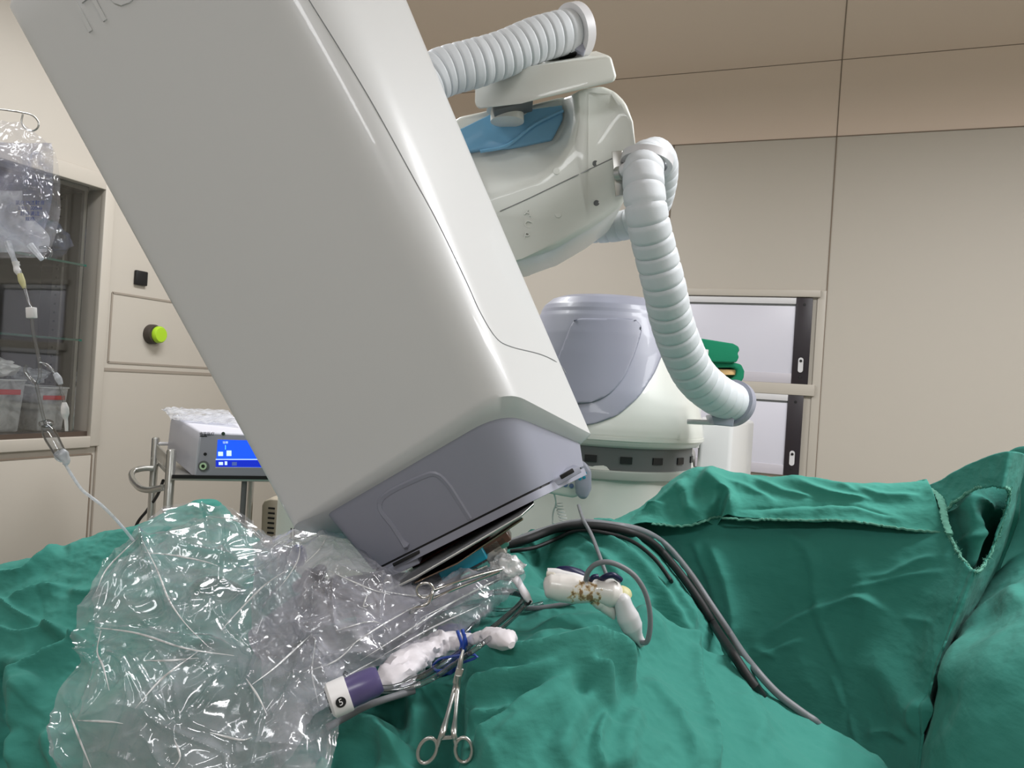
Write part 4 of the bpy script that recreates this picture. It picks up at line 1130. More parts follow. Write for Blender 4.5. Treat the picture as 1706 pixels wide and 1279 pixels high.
# ------------------------------------------------------------------ CABLES
def cable(label, pts, r, mat, name='black_cable', cat='cable', off=None, n=90, group=None, tail=()):
    path = on_cloth(pts, off if off is not None else r * 0.9)
    dl_ = (path[-1] - CAM).dot(FW)
    path = path[:-1] + [P(x, y, dl_ + e) for x, y, e in tail] if tail else path
    o = tube(name, path, r, mat, None, n=n, k=10)
    return tag(o, label, cat, group)
cable('thick black cable arching over the drape and down the front of the hanging sheet', [(836, 912), (880, 898), (930, 880), (985, 876), (1040, 884), (1085, 903), (1125, 945), (1165, 1000), (1195, 1050), (1225, 1095), (1248, 1130), (1262, 1150)], 0.0075, M['cable'], n=140, tail=[(1275, 1168, .06), (1300, 1200, .12)])
cable('long dark grey cable lying beside the thick black one, ending lowest at the right', [(846, 905), (900, 885), (960, 870), (1020, 874), (1070, 884), (1110, 908), (1150, 955), (1180, 1000), (1210, 1045), (1245, 1098), (1290, 1150), (1330, 1182), (1362, 1204)], 0.0060, M['cable_grey'], n=160, tail=[(1380, 1222, .06), (1420, 1255, .14)])
cable('thin black cable looping low between the robot head and the drape folds', [(850, 918), (890, 912), (930, 896), (960, 884), (1000, 886), (1050, 900), (1090, 930), (1120, 970)], 0.0035, M['cable'], n=80, tail=[(1132, 992, .05)])
cable('pale grey probe lead running left from under the white ultrasound probe', [(858, 1012), (890, 1013), (930, 1008), (965, 1000)], 0.0036, M['cable_grey'], n=50)

# ------------------------------------------------------------------ ULTRASOUND PROBE
pb = hit(AB, 985, 1000)[0]; dp = min((hit(AB, x_, y_)[0] - CAM).dot(FW) for x_, y_ in ((930, 975), (960, 990), (985, 1000), (1020, 1010), (1045, 1025), (1060, 1060), (1085, 1050))) - 0.014
PR = thing('ultrasound_probe', P(985, 1005, dp), 'stained white ultrasound probe with grey handle lying on the green drape', 'ultrasound probe')
s_ = dp / F_PX
def st_mat():
    m, nt, b = newmat('stained_white')
    tc = nt.nodes.new('ShaderNodeTexCoord'); n1 = nt.nodes.new('ShaderNodeTexNoise'); n1.inputs['Scale'].default_value = 120; n1.inputs['Detail'].default_value = 6
    nt.links.new(tc.outputs['Object'], n1.inputs['Vector'])
    org = P(985, 1005, dp); c = P(977, 990, dp - 0.015) - org
    vm = nt.nodes.new('ShaderNodeVectorMath'); vm.operation = 'DISTANCE'; vm.inputs[1].default_value = tuple(c)
    nt.links.new(tc.outputs['Object'], vm.inputs[0])
    mr = nt.nodes.new('ShaderNodeMapRange'); mr.inputs['From Min'].default_value = 0.008; mr.inputs['From Max'].default_value = 0.036
    mr.inputs['To Min'].default_value = 0.10; mr.inputs['To Max'].default_value = -0.25
    nt.links.new(vm.outputs['Value'], mr.inputs[0])
    ad = nt.nodes.new('ShaderNodeMath'); ad.operation = 'ADD'; nt.links.new(n1.outputs[0], ad.inputs[0]); nt.links.new(mr.outputs[0], ad.inputs[1])
    cr = nt.nodes.new('ShaderNodeValToRGB')
    cr.color_ramp.elements[0].position = 0.50; cr.color_ramp.elements[0].color = srgb(226, 221, 216)
    cr.color_ramp.elements[1].position = 0.62; cr.color_ramp.elements[1].color = srgb(140, 105, 70)
    e = cr.color_ramp.elements.new(0.55); e.color = srgb(205, 185, 150)
    nt.links.new(ad.outputs[0], cr.inputs[0]); nt.links.new(cr.outputs[0], b.inputs['Base Color'])
    b.inputs['Roughness'].default_value = 0.3; b.inputs['Coat Weight'].default_value = 0.3
    return m
stained = st_mat()
def pt(name, pts, mat, parent, n=28, k=20, flat=1.0):
    """tapering tube through (px,py,radius_px,depth offset)"""
    path = [P(p[0], p[1], dp + (p[3] if len(p) > 3 else 0)) for p in pts]
    L = [0]
    for a, b in zip(path, path[1:]): L.append(L[-1] + (b - a).length)
    L = [l / L[-1] for l in L]
    rr = [p[2] * s_ for p in pts]
    return tube(name, path, lambda u: float(np.interp(u, L, rr)), mat, parent, n=n, k=k, flat=flat)
pt('probe_body', [(905, 974, 4), (908, 974, 14), (914, 975, 20), (930, 978, 23.5), (955, 981, 24), (975, 983, 21), (990, 984, 19), (1003, 985, 22), (1018, 988, 24), (1030, 990, 19), (1038, 991, 8)], stained, PR, n=60)
pt('probe_hook', [(995, 992, 18, .003), (1006, 1003, 17, .002), (1014, 1014, 12, 0), (1020, 1024, 7, 0), (1023, 1031, 2.5, 0)], stained, PR, n=30)
pt('cord_channel', [(912, 955, 3, .01), (914, 954, 8, .01), (930, 956, 9, .008), (955, 962, 9, .004), (985, 970, 6, 0)], M['white'], PR, n=30)
pt('channel_opening', [(911, 957, 5.5, .003), (922, 958, 5, .001), (930, 959, 1.5, 0)], pl('shade_cream', (190, 184, 172), 0.5), PR, n=12)
pt('handle_collar', [(1026, 989, 13, .004), (1032, 991, 17, .004), (1037, 994, 18, .004), (1041, 999, 15, .004)], M['yellowed'], PR, n=14)
hd = pt('probe_handle', [(1033, 992, 9, -.006), (1036, 998, 14, -.008), (1040, 1012, 15.5, -.009), (1046, 1028, 19, -.009), (1053, 1044, 18, -.007), (1059, 1056, 12, -.005), (1063, 1062, 9.5, -.004)], M['offwhite'], PR, n=40)
pt('strain_relief', [(1059, 1057, 10.5, -.004), (1062, 1061, 9.5, -.004), (1066, 1066, 8, -.003), (1071, 1073, 7, -.002)], M['offwhite'], hd, n=16)
cd = [(1068, 1070), (1078, 1068), (1083, 1045), (1082, 1015), (1074, 985), (1058, 960), (1036, 944), (1012, 936), (992, 940), (980, 952), (976, 966)]
tube('probe_cord', [P(x, y, dp - 0.012 - 0.02 * math.sin(math.pi * i / 10)) for i, (x, y) in enumerate(cd)], 0.0036, M['cable_grey'], PR, n=110, k=12)
tag(blob('navy_clip', P(955, 957, dp + 0.012), (RC * 0.024 - UC * 0.006, UC * 0.011, FW * 0.010), M['navy'], amp=0.1, seed=2, sub=3), 'small dark navy clip tucked behind the white probe body', 'clip')
t_ = thing('cable_clamp', P(1012, 962, dp), 'small navy cable clamp on top of the white probe', 'clamp')
tube('clamp_band', [P(1000, 966, dp), P(1010, 960, dp - .01), P(1022, 958, dp - .012), P(1034, 966, dp - .006)], 0.0042, M['navy'], t_, n=20, k=10)
tube('clamp_band', [P(984, 966, dp - .006), P(989, 961, dp - .012), P(996, 960, dp - .010)], 0.0036, M['navy'], t_, n=14, k=10)
cable('dark cord rising from the probe to an upright metal tip against the robot base', [(964, 842), (972, 866), (985, 890), (996, 918), (1006, 946), (1012, 962)], 0.0034, M['cable_grey'], name='probe_cable', off=0.02)

# ------------------------------------------------------------------ FORCEPS
def ring_path(cx, cy, rx, ry, rot, d, n=16):
    return [P(cx + rx * math.cos(a) * math.cos(rot) - ry * math.sin(a) * math.sin(rot), cy + rx * math.cos(a) * math.sin(rot) + ry * math.sin(a) * math.cos(rot), d) for a in np.linspace(0, 2 * math.pi, n + 1)[:-1]]
df = (hit(AB, 765, 1120)[0] - CAM).dot(FW) - 0.02
dr = min((hit(AB, x_, y_)[0] - CAM).dot(FW) for x_, y_ in ((700, 1230), (712, 1270), (740, 1220), (758, 1200), (775, 1230), (785, 1260), (770, 1270))) - 0.008
df = min(df, 2 * ((hit(AB, 762, 1165)[0] - CAM).dot(FW) - 0.01) - dr, dr + 0.06)
FC = thing('hemostat_forceps', P(742, 1270, dr), 'satin steel forceps hanging down with both finger rings at the bottom of the picture', 'forceps', None)
tube('finger_ring', ring_path(712, 1250, 14.5, 22, 0.42, dr), 0.0021, M['satin'], FC, n=60, k=10, closed=True)
tube('finger_ring', ring_path(772.5, 1249, 14, 20.5, -0.05, dr), 0.0021, M['satin'], FC, n=60, k=10, closed=True)
tube('shank', [P(764, 1124, df), P(757, 1150, df), P(747, 1185, (df + dr) / 2), P(738, 1218, dr), P(733, 1230, dr), P(729, 1243, dr)], [0.0036, 0.0030, 0.0023, 0.0024, 0.0036, 0.0022], M['satin'], FC, n=40, k=10)
tube('shank', [P(764, 1124, df - .002), P(762, 1150, df - .002), P(759, 1190, (df + dr) / 2), P(756, 1220, dr), P(758, 1230, dr), P(760, 1243, dr)], [0.0036, 0.0030, 0.0023, 0.0024, 0.0036, 0.0022], M['satin'], FC, n=40, k=10)
bar('ratchet', P(735, 1229, dr - .001), P(759, 1227, dr - .001), 0.003, 0.0035, M['satin'], FC)
bar('box_joint', P(767, 1112, df), P(760, 1138, df), 0.006, 0.0085, M['satin'], FC)
tube('jaw', [P(766, 1115, df), P(768, 1100, df), P(772, 1082, df + .005)], [0.0036, 0.0028, 0.0015], M['satin'], FC, n=12, k=10)
d2 = 1.0
F2_ = thing('hemostat_forceps', P(706, 1000, d2), 'polished steel forceps lying on the plastic cover below the robot head', 'forceps')
tube('finger_ring', ring_path(708, 983, 14, 12, -0.35, d2), 0.0020, M['steel'], F2_, n=50, k=10, closed=True)
tube('finger_ring', [P(720, 985, d2 - .002), P(718, 998, d2 - .006), P(712, 1006, d2 - .008), P(702, 1010, d2 - .008), P(690, 1014, d2 - .004), P(684, 1020, d2), P(694, 1014, d2 + .006), P(710, 1004, d2 + .006)], 0.0022, M['steel'], F2_, n=50, k=10, closed=True)
tube('shank', [P(720, 984, d2), P(760, 970, d2 + .01), P(800, 957, d2 + .03), P(836, 948, d2 + .05)], 0.0022, M['steel'], F2_, n=30, k=10)
tube('shank', [P(719, 998, d2), P(750, 984, d2 + .01), P(790, 968, d2 + .03), P(832, 952, d2 + .042)], 0.0022, M['steel'], F2_, n=30, k=10)
F3_ = thing('needle_holder', P(770, 955, 1.09), 'thin steel instrument half hidden under the teal strip of the robot head', 'instrument')
tube('instrument_shaft', [P(748, 956, 1.09), P(775, 950, 1.09), P(792, 950, 1.088), P(812, 943, 1.09)], 0.0018, M['steel'], F3_, n=24, k=8)
tube('instrument_joint', [P(786, 951, 1.086), P(795, 949, 1.085)], 0.004, M['steel'], F3_, n=6, k=10)

# ------------------------------------------------------------------ WHITE WRAP, STRAPS, TUBES, CAP
def wrap(name, path, rad, mat, amp=0.3, seed=0, sc=60, parent=None, n=90, k=28, flat=0.7):
    V, Fc = tube_geo(path, rad, n, k, flat=flat)
    ps = lp(path, n)
    V2 = []
    for i, v in enumerate(V):
        c = ps[i // k]; d = v - c
        q = v * sc + Vector((seed, 0, seed))
        s = 1 + amp * mnoise.noise(q) + amp * 0.7 * (0.5 - abs(mnoise.noise(q * 1.9)) * 2) + amp * .3 * mnoise.noise(q * 4)
        V2.append(c + d * s)
    return mesh(name, V2, Fc, mat, parent)
wd_ = on_cloth([(612, 1148), (650, 1128), (685, 1100), (712, 1080), (745, 1070), (775, 1072), (805, 1062), (832, 1062), (852, 1074)], 0.018, n=30, sm=4)
WR = thing('wrapped_connector', wd_[8], 'white crumpled wrap tied round a connector on the drape above the hanging forceps', 'wrapped connector')
wrap('wrap_body', wd_, [0.006, 0.021, 0.026, 0.026, 0.022, 0.024, 0.021, 0.015, 0.011, 0.013, 0.012, 0.016, 0.018, 0.006], M['glove'], 0.35, 3, 45, WR)
wq = on_cloth([(606, 1150), (635, 1146), (665, 1142), (700, 1138)], 0.008, n=12)
wrap('wrap_tail', wq, [0.005, 0.011, 0.009, 0.010, 0.003], M['glove'], 0.6, 9, 90, WR, n=50, k=16, flat=0.5)
mid = wd_[12]
for k, (a, b, c) in enumerate((((770, 1048), (776, 1078), (752, 1106)), ((762, 1050), (768, 1080), (742, 1108)), ((774, 1056), (770, 1090), (748, 1112)))):
    q = on_cloth([a, b, c, (735, 1112)], 0.040, n=14, sm=5)
    tube('rubber_tie', q, 0.0022, M['rubber_blue'], WR, n=30, k=8)
q = on_cloth([(722, 1108), (732, 1098), (755, 1093), (785, 1090), (795, 1094), (770, 1104), (742, 1116), (726, 1116)], 0.036, n=24)
tube('rubber_tie', q, 0.0016, M['rubber_blue'], WR, n=60, k=8, closed=True)
tag(wrap('blue_wrap', on_cloth([(728, 1122), (748, 1116), (770, 1106)], 0.008, n=10), [0.004, 0.011, 0.006], M['rubber_blue'], 0.3, 4, 60, None, n=30, k=16), 'dark blue rubber piece under the white wrap at the hanging forceps', 'rubber strap')
tag(blob('blue_wrap', (on_cloth([(745, 1052), (760, 1050)], 0.012, n=4)[2]), (RC * 0.022, UC * 0.010, FW * 0.01), M['rubber_blue'], amp=0.3, seed=6, sub=3), 'blue rubber fold showing just above the white wrap', 'rubber strap')
tb = [
 ([(572, 1122), (600, 1140), (650, 1146), (700, 1128), (750, 1098), (800, 1062), (840, 1030), (866, 1006), (872, 994), (858, 988), (830, 986), (800, 992)], 0.0040, 'thick clear tube looping from the capped cylinder to the plastic cover', 0.045),
 ([(590, 1134), (640, 1152), (705, 1138), (760, 1104), (812, 1066), (850, 1034), (874, 1010), (880, 998), (866, 986), (836, 982)], 0.0030, 'thinner clear tube along the outside of the loop of tubes', 0.045),
 ([(770, 1060), (790, 1038), (806, 1022), (815, 1014), (800, 1008), (770, 1012)], 0.0024, 'short clear tube dropping to the blue straps', 0.040),
 ([(812, 1014), (840, 1016), (870, 1012), (905, 1004)], 0.0028, 'pale tube lying straight from the loop towards the probe', 0.012)]
for pts, r, lab, off in tb:
    tag(tube('clear_tube', on_cloth(pts, off, n=60), r, M['clear'], None, n=110, k=10), lab, 'tube', 'clear tubes over the drape')
    # the bore of a tube reads as a darker core
ct = M['cable']
tag(wrap('white_tip', [P(846, 950, 1.085), P(858, 962, 1.08), P(868, 978, 1.075), P(878, 994, 1.072), P(885, 1004, 1.072)], [0.010, 0.0085, 0.0075, 0.007, 0.0075, 0.004], M['glove'], 0.10, 5, 60, None, n=50, k=20), 'white tapered plastic tip pointing down towards the tube loop', 'plastic tip')
tag(tube('black_hook', [P(874, 1004, 1.07), P(880, 1006, 1.068), P(884, 1000, 1.068)], 0.002, M['black'], None, n=12, k=8), 'tiny black hook at the end of the white tapered tip', 'hook')
# capped cylinder
ax_c = (RC * 0.90 + UC * 0.30 + FW * 0.32).normalized()
dcz = 0.845
cb = P(549, 1168, dcz)
CY = thing('capped_cylinder', cb, 'white-capped purple cylinder marked with a black round symbol beside the plastic cover', 'cylinder')
rr0 = 0.0195
lathe('white_cap', cb, ax_c, [(rr0 * .8, -0.001), (rr0, 0.002), (rr0, 0.020), (rr0 * .97, 0.022)], M['white'], CY, k=40)
lathe('purple_barrel', cb + ax_c * 0.022, ax_c, [(rr0 * .86, 0), (rr0 * .88, 0.012), (rr0 * .84, 0.03), (rr0 * .7, 0.036)], M['purple'], CY, k=40)
for k in range(5):
    a = k * 2 * math.pi / 5 + .3
    e1 = ax_c.cross(UC).normalized(); e2 = ax_c.cross(e1)
    lathe('cap_hole', cb + (e1 * math.cos(a) + e2 * math.sin(a)) * rr0 * .55 - ax_c * 0.0015, -ax_c, [(0.0022, 0), (0.0022, 0.0008)], M['black'], CY, k=10)
nrm_ = (-FW - ax_c * (-FW).dot(ax_c)).normalized()
dk = cb + ax_c * 0.011 + nrm_ * (rr0 + 0.0003)
lathe('round_mark', dk - nrm_ * 0.0004, nrm_, [(0.0056, 0), (0.0056, 0.0007)], M['black'], CY, k=24)
text('mark_symbol', '5', dk + nrm_ * 0.0008, ax_c, nrm_.cross(ax_c), 0.010, 0.0002, M['white'], CY)
tag(tube('grey_cord', [P(545, 1212, dcz + .02), P(575, 1195, dcz + .03), P(620, 1172, dcz + .03), P(690, 1150, dcz + .06)], 0.004, M['cable_grey'], None, n=30), 'dark grey cord running below the capped cylinder', 'cord')

# robot tool under the plastic: knob cluster
KB = thing('adjustment_knob', P(525, 985, 1.12), 'dark metal knob cluster showing through the plastic cover left of the robot head', 'knob')
lathe('knob_body', P(527, 988, 1.10), -FW + UC * .2, [(0.022, -0.02), (0.024, 0), (0.020, 0.006), (0.012, 0.010), (0.004, 0.011)], pl('gunmetal', (120, 122, 132), 0.25, 0.9), KB, k=12)
lathe('knob_ring', P(527, 988, 1.10), -FW + UC * .2, [(0.014, 0.006), (0.014, 0.014), (0.010, 0.014), (0.010, 0.006)], M['steel'], KB, k=24, cap=False)
for x, y, r in ((498, 976, .009), (556, 972, .009), (503, 1004, .010), (545, 1010, .008), (530, 955, .010), (512, 958, .007)):
    lathe('knob_screw', P(x, y, 1.10), -FW, [(r, -0.015), (r, 0.004), (r * .5, 0.006)], pl('dark_metal', (50, 54, 70), 0.3, 0.6), KB, k=14)
TA = thing('covered_instrument_arm', P(600, 1010, 1.2), 'grey instrument arm lying under the clear plastic cover below the robot head', 'instrument arm')
wrap('arm_body', [P(430, 1075, 1.14), P(490, 1035, 1.15), P(560, 1000, 1.17), P(640, 985, 1.18), (P(700, 975, 1.2))], [0.035, 0.045, 0.042, 0.04, 0.03], pl('lilac_grey', (165, 166, 180), 0.5), 0.05, 1, 20, TA, n=40)
wrap('arm_hand', [P(600, 1050, 1.08), P(660, 1030, 1.09), P(730, 1000, 1.11), P(790, 970, 1.13), P(840, 950, 1.12)], [0.028, 0.034, 0.026, 0.02, 0.014], pl('lilac_grey2', (185, 183, 196), 0.5), 0.08, 2, 20, TA, n=40)
tag(blob('blue_clip', P(498, 925, 1.22), (RC * 0.012, UC * 0.016, FW * 0.008), M['rubber_blue'], amp=0.2, seed=3, sub=3), 'small blue clip seen through the plastic at the upper edge of the cover', 'clip')

# ------------------------------------------------------------------ CLEAR PLASTIC COVERS
def filmsheet(name, rows, mat, nu, nv, strokes, nz, label=None, flat=False, parent=None):
    o = drape(name, rows, mat, nu, nv, strokes, nz, thick=0)
    if flat: o.data.polygons.foreach_set('use_smooth', [False] * len(o.data.polygons))
    if label: tag(o, label, 'plastic cover')
    return o
B1 = [
 [(232, 890, 1.16), (285, 868, 1.20), (345, 857, 1.22), (395, 861, 1.22), (428, 880, 1.20), (442, 912, 1.16)],
 [(165, 965, 1.06), (250, 940, 1.08), (330, 925, 1.08), (400, 925, 1.10), (455, 935, 1.10), (510, 950, 1.08)],
 [(153, 1035, 1.00), (230, 1020, 0.98), (320, 1005, 0.97), (400, 1005, 0.98), (470, 1012, 1.00), (545, 1035, 1.02)],
 [(158, 1110, 0.95), (240, 1100, 0.92), (320, 1095, 0.90), (400, 1095, 0.91), (480, 1105, 0.92), (560, 1112, 0.95)],
 [(114, 1178, 0.90), (210, 1180, 0.86), (310, 1180, 0.84), (400, 1180, 0.84), (480, 1190, 0.85), (548, 1200, 0.88)],
 [(132, 1310, 0.84), (220, 1310, 0.82), (310, 1310, 0.80), (400, 1310, 0.80), (480, 1310, 0.80), (535, 1310, 0.82)]]
def shift(rows, dd, dx=0, dy=0, sh=0.0):
    cx = sum(p[0] for r in rows for p in r) / sum(len(r) for r in rows); cy = sum(p[1] for r in rows for p in r) / sum(len(r) for r in rows)
    return [[(p[0] + dx + (cx - p[0]) * sh, p[1] + dy + (cy - p[1]) * sh, p[2] + dd) for p in r] for r in rows]
random.seed(11)
def creases(poly_rows, n, amp, wd, rnd):
    xs = [p[0] for r in poly_rows for p in r]; ys = [p[1] for r in poly_rows for p in r]
    out = []
    for k in range(n):
        x = rnd.uniform(min(xs), max(xs)); y = rnd.uniform(min(ys), max(ys)); a = rnd.uniform(0, 2 * math.pi); L = rnd.uniform(50, 230)
        dx, dy = math.cos(a), math.sin(a); b = rnd.uniform(-9, 9)
        out.append(([(x, y), (x + dx * L / 2 - dy * b, y + dy * L / 2 + dx * b), (x + dx * L, y + dy * L)], rnd.uniform(.5, 1.3) * amp, rnd.uniform(.6, 1.4) * wd, rnd.choice(['s', 's', 'f', 'g']), .3))
    return out
rnd = random.Random(5)
C1 = creases(B1, 110, 0.0055, 4.5, rnd) + [
 ([(235, 900), (262, 960), (290, 1020), (330, 1070)], 0.025, 8, 's', .1),
 ([(240, 915), (300, 925), (365, 940), (420, 950)], 0.014, 7, 's', .2),
 ([(165, 1045), (230, 1060), (320, 1085), (400, 1095)], 0.016, 8, 's', .15),
 ([(160, 1050), (158, 1090), (168, 1140)], 0.014, 6, 's', .2),
 ([(115, 1185), (130, 1240), (150, 1290)], 0.014, 6, 's', .1),
 ([(370, 1050), (430, 990), (490, 950)], 0.020, 8, 's', .1),
 ([(520, 1060), (510, 1120), (520, 1180)], 0.014, 7, 's', .2)]
NZ1 = [(5, 0.022, 3, True, (1, 1, 1.6)), (12, 0.004, 7, False, None)]
NZ2 = [(6, 0.018, 13, True, None), (12, 0.004, 17, False, None)]
pc_ = filmsheet('plastic_cover', B1, M['film'], 240, 260, C1, NZ1, 'crumpled clear plastic cover bulging over the left drape at the lower left')
filmsheet('inner_plastic_layer', shift(B1, 0.05, 6, 6, .05), M['film2'], 170, 190, creases(B1, 70, 0.006, 5, rnd), NZ2, 'inner crumpled layer of the clear plastic cover at the lower left')
B2 = [
 [(425, 918, 1.20), (478, 895, 1.21), (545, 889, 1.20), (588, 915, 1.17), (622, 950, 1.12), (690, 966, 1.12), (760, 962, 1.13), (820, 936, 1.12), (862, 938, 1.12)],
 [(430, 960, 1.08), (480, 945, 1.07), (540, 935, 1.07), (600, 955, 1.06), (650, 985, 1.05), (710, 995, 1.05), (770, 985, 1.07), (825, 960, 1.09), (876, 968, 1.08)],
 [(420, 1030, 1.01), (480, 1020, 1.00), (540, 1010, 1.00), (600, 1010, 1.00), (660, 1020, 1.01), (710, 1030, 1.03), (760, 1015, 1.05), (808, 990, 1.08), (850, 984, 1.08)],
 [(440, 1110, 0.95), (490, 1100, 0.94), (540, 1090, 0.94), (590, 1080, 0.95), (640, 1075, 0.98), (690, 1060, 1.01), (730, 1045, 1.03), (770, 1028, 1.06), (805, 1012, 1.08)],
 [(460, 1290, 0.84), (500, 1250, 0.85), (530, 1190, 0.88), (552, 1140, 0.93), (590, 1122, 0.96), (635, 1100, 0.99), (670, 1082, 1.01), (705, 1066, 1.03), (740, 1048, 1.05)]]
C2 = creases(B2, 90, 0.0045, 4.5, rnd) + [
 ([(500, 905), (495, 940), (470, 990), (440, 1030)], 0.016, 7, 's', .1),
 ([(545, 890), (530, 920), (505, 945)], 0.014, 6, 's', .15),
 ([(550, 955), (600, 975), (650, 990)], 0.012, 5, 's', .15),
 ([(640, 1070), (720, 1030), (800, 985), (850, 960)], 0.012, 8, 's', .1),
 ([(600, 1090), (700, 1030), (790, 975), (840, 950)], 0.010, 7, 's', .1),
 ([(640, 1090), (740, 1045), (820, 1000)], 0.010, 6, 's', .1),
 ([(560, 1080), (640, 1040), (720, 1000), (800, 965)], 0.012, 9, 's', .1),
 ([(500, 1140), (560, 1100), (620, 1075)], 0.012, 7, 's', .2),
 ([(480, 1160), (560, 1125), (640, 1085)], 0.008, 5, 's', .2)]
NZ3 = [(8, 0.010, 23, True, (1, 1, 2)), (18, 0.003, 27, True, (1, 1, 2.5))]
M['film3'] = film('layered_film', tint=(232, 230, 240), haze=0.34, gloss=0.26, rough=0.10, bscale=14, bstr=0.2)
ps_ = filmsheet('plastic_sleeve', B2, M['film3'], 280, 180, C2, NZ3, 'bunched clear plastic sleeve spread under the robot head and down to the white tip')
filmsheet('inner_plastic_layer', shift(B2, 0.035, 0, 6, .04), M['film2'], 200, 130, creases(B2, 50, 0.005, 5, rnd), NZ2, 'inner layer of the bunched clear sleeve under the robot head')

# film fold edges: white tubes painted in for its long streak highlights
M['fold'] = film('highlight_bundle_film', tint=(255, 255, 255), haze=0.9, gloss=0.5, rough=0.2, bscale=40, bstr=0.2)  # near-white film for the painted highlights and the gathered bundle
def folds(parent, lines, r):  # lays painted highlight streaks as thin white tubes along the film
    bv = bvh_of(parent)
    for ln in lines:
        q = on_cloth(ln, 0.001, sm=1, bv=bv, n=18)
        tube('fold_highlight', q, [0.0003, r, r * 1.4, r, 0.0003], M['fold'], parent, n=40, k=6)
folds(pc_, [[(237, 900), (262, 950), (282, 1000), (310, 1040), (345, 1075)], [(240, 920), (290, 925), (340, 935), (362, 942)],
    [(168, 1050), (162, 1085), (172, 1110), (182, 1150)], [(160, 1045), (230, 1055), (310, 1080), (390, 1092)],
    [(116, 1188), (130, 1225), (152, 1279)], [(368, 1050), (400, 1015), (440, 975), (480, 948)], [(130, 1200), (180, 1202), (205, 1205)],
    [(345, 860), (390, 866), (425, 885), (440, 905)], [(230, 895), (180, 945), (160, 985)], [(350, 1220), (400, 1232), (420, 1228)],
    [(225, 1180), (270, 1130), (330, 1085)], [(240, 1100), (280, 1100), (330, 1096)], [(290, 1230), (300, 1260), (290, 1279)], [(410, 1130), (430, 1160), (445, 1190)], [(420, 1140), (460, 1110), (520, 1055)]], 0.0009)
folds(ps_, [[(500, 900), (497, 930), (480, 960), (460, 985)], [(455, 930), (452, 915), (470, 902), (500, 896), (545, 891)], [(545, 892), (532, 915), (508, 938)],
    [(548, 950), (580, 965), (620, 982), (650, 990)], [(640, 985), (690, 992), (740, 988)], [(640, 1090), (720, 1045), (800, 1008)], [(600, 1100), (680, 1050), (760, 1000), (820, 968)],
    [(570, 1085), (630, 1045), (700, 1005)], [(520, 1165), (580, 1125), (640, 1092)], [(505, 1120), (560, 1100), (600, 1062)], [(700, 1030), (760, 1000), (835, 962)], [(560, 1050), (620, 1035), (650, 1050)],
    [(525, 1070), (520, 1120), (530, 1170)], [(612, 990), (606, 1010), (622, 1004)]], 0.0008)
tag(blob('plastic_bundle', P(846, 944, 1.085), (RC * 0.022, UC * 0.016, FW * 0.016), M['fold'], amp=0.35, seed=4, sub=4), 'small bundle of gathered clear film at the top of the white tapered tip', 'plastic bundle')

# ------------------------------------------------------------------ CART, GENERATOR, HEATER
dca = 2.30
CT = thing('equipment_cart', Vector((P(330, 800, dca).x, P(330, 800, dca).y, 0)), 'stainless steel equipment cart with tubular posts and side handle', 'cart')
def post(px, py, d, name='post', r=0.0125, mat=None):
    q = P(px, py, d)
    V, Fc = lathe_geo(Vector((q.x, q.y, 0.05)), UP, [(r, 0), (r, q.z - 0.05 - 0.006), (r * .75, q.z - 0.05 - 0.001), (r * .2, q.z - 0.05)], 20)
    return mesh(name, V, Fc, mat or M['satin'], CT), q
_, q1 = post(260, 728, 2.55); _, q2 = post(286, 748, 2.22, r=0.0135)
_, q3 = post(408, 792, 2.22, r=0.008, mat=M['dgrey']); _, q4 = post(420, 780, 2.60, r=0.010)
prism('shelf', [P(286, 793, 2.20), P(470, 796, 2.20), P(450, 770, 2.62), P(262, 768, 2.60)], UP * -0.012, M['satin'], CT, bevel=0.002)
prism('shelf_edge', [P(286, 797, 2.195), P(470, 799, 2.195), P(470, 793, 2.195), P(286, 791, 2.195)], FW * 0.01, M['black'], CT)
bar('side_rail', P(262, 752, 2.52), P(284, 775, 2.24), 0.006, 0.045, M['satin'], CT)
tube('handle', [P(256, 780, 2.53), P(240, 780, 2.52), P(222, 785, 2.5), P(220, 797, 2.4), P(232, 812, 2.28), P(250, 816, 2.24), P(272, 812, 2.22)], 0.0095, M['satin'], CT, n=50, k=12)
tube('rear_rail', [P(262, 739, 2.55), P(300, 739, 2.56)], 0.006, M['offwhite'], CT, n=4)
for q in (q1, q2, q3, q4):
    V, Fc = lathe_geo(Vector((q.x, q.y - 0.012, 0.03)), Vector((0, 1, 0)), [(0.03, 0), (0.03, 0.024)], 24); mesh('caster', V, Fc, M['black'], CT)
tag(tube('power_cord', [P(272, 800, 2.45), P(262, 825, 2.5), P(245, 850, 2.6), P(225, 880, 2.65), P(210, 950, 2.7)], 0.005, M['black'], None, n=40), 'black power cord hanging behind the steel cart posts', 'cord')
# generator
fl_t, fl_b = P(334, 719, 2.20), P(323, 796, 2.20)
fr_t, fr_b = P(470, 724, 2.20), P(463, 797, 2.20)
bkv = P(287, 690, 2.55) - fl_t
G_ = thing('electrosurgical_generator', (fl_b + fr_b) / 2, 'white generator box with blue touch screen and green-ringed socket on the steel cart', 'medical generator')
prism('generator_case', [fl_t, P(330, 735, 2.196), fl_b, fr_b, fr_t], bkv, pl('case_white', (205, 205, 214), 0.4), G_, bevel=0.006)
def fpt(px, py): return on_plane(px, py, fl_t, fl_b, fr_b) - FW * 0.001
fx = (fr_b - fl_b).normalized(); fy = (fl_t - fl_b); fy = (fy - fx * fy.dot(fx)).normalized()
prism('front_panel', [fpt(337, 722), fpt(327, 793), fpt(462, 794), fpt(468, 727)], -FW * 0.003, pl('panel_grey', (156, 158, 168), 0.4), G_, bevel=0.001)
scr = [fpt(364, 732), fpt(361, 777), fpt(440, 778), fpt(442, 734)]
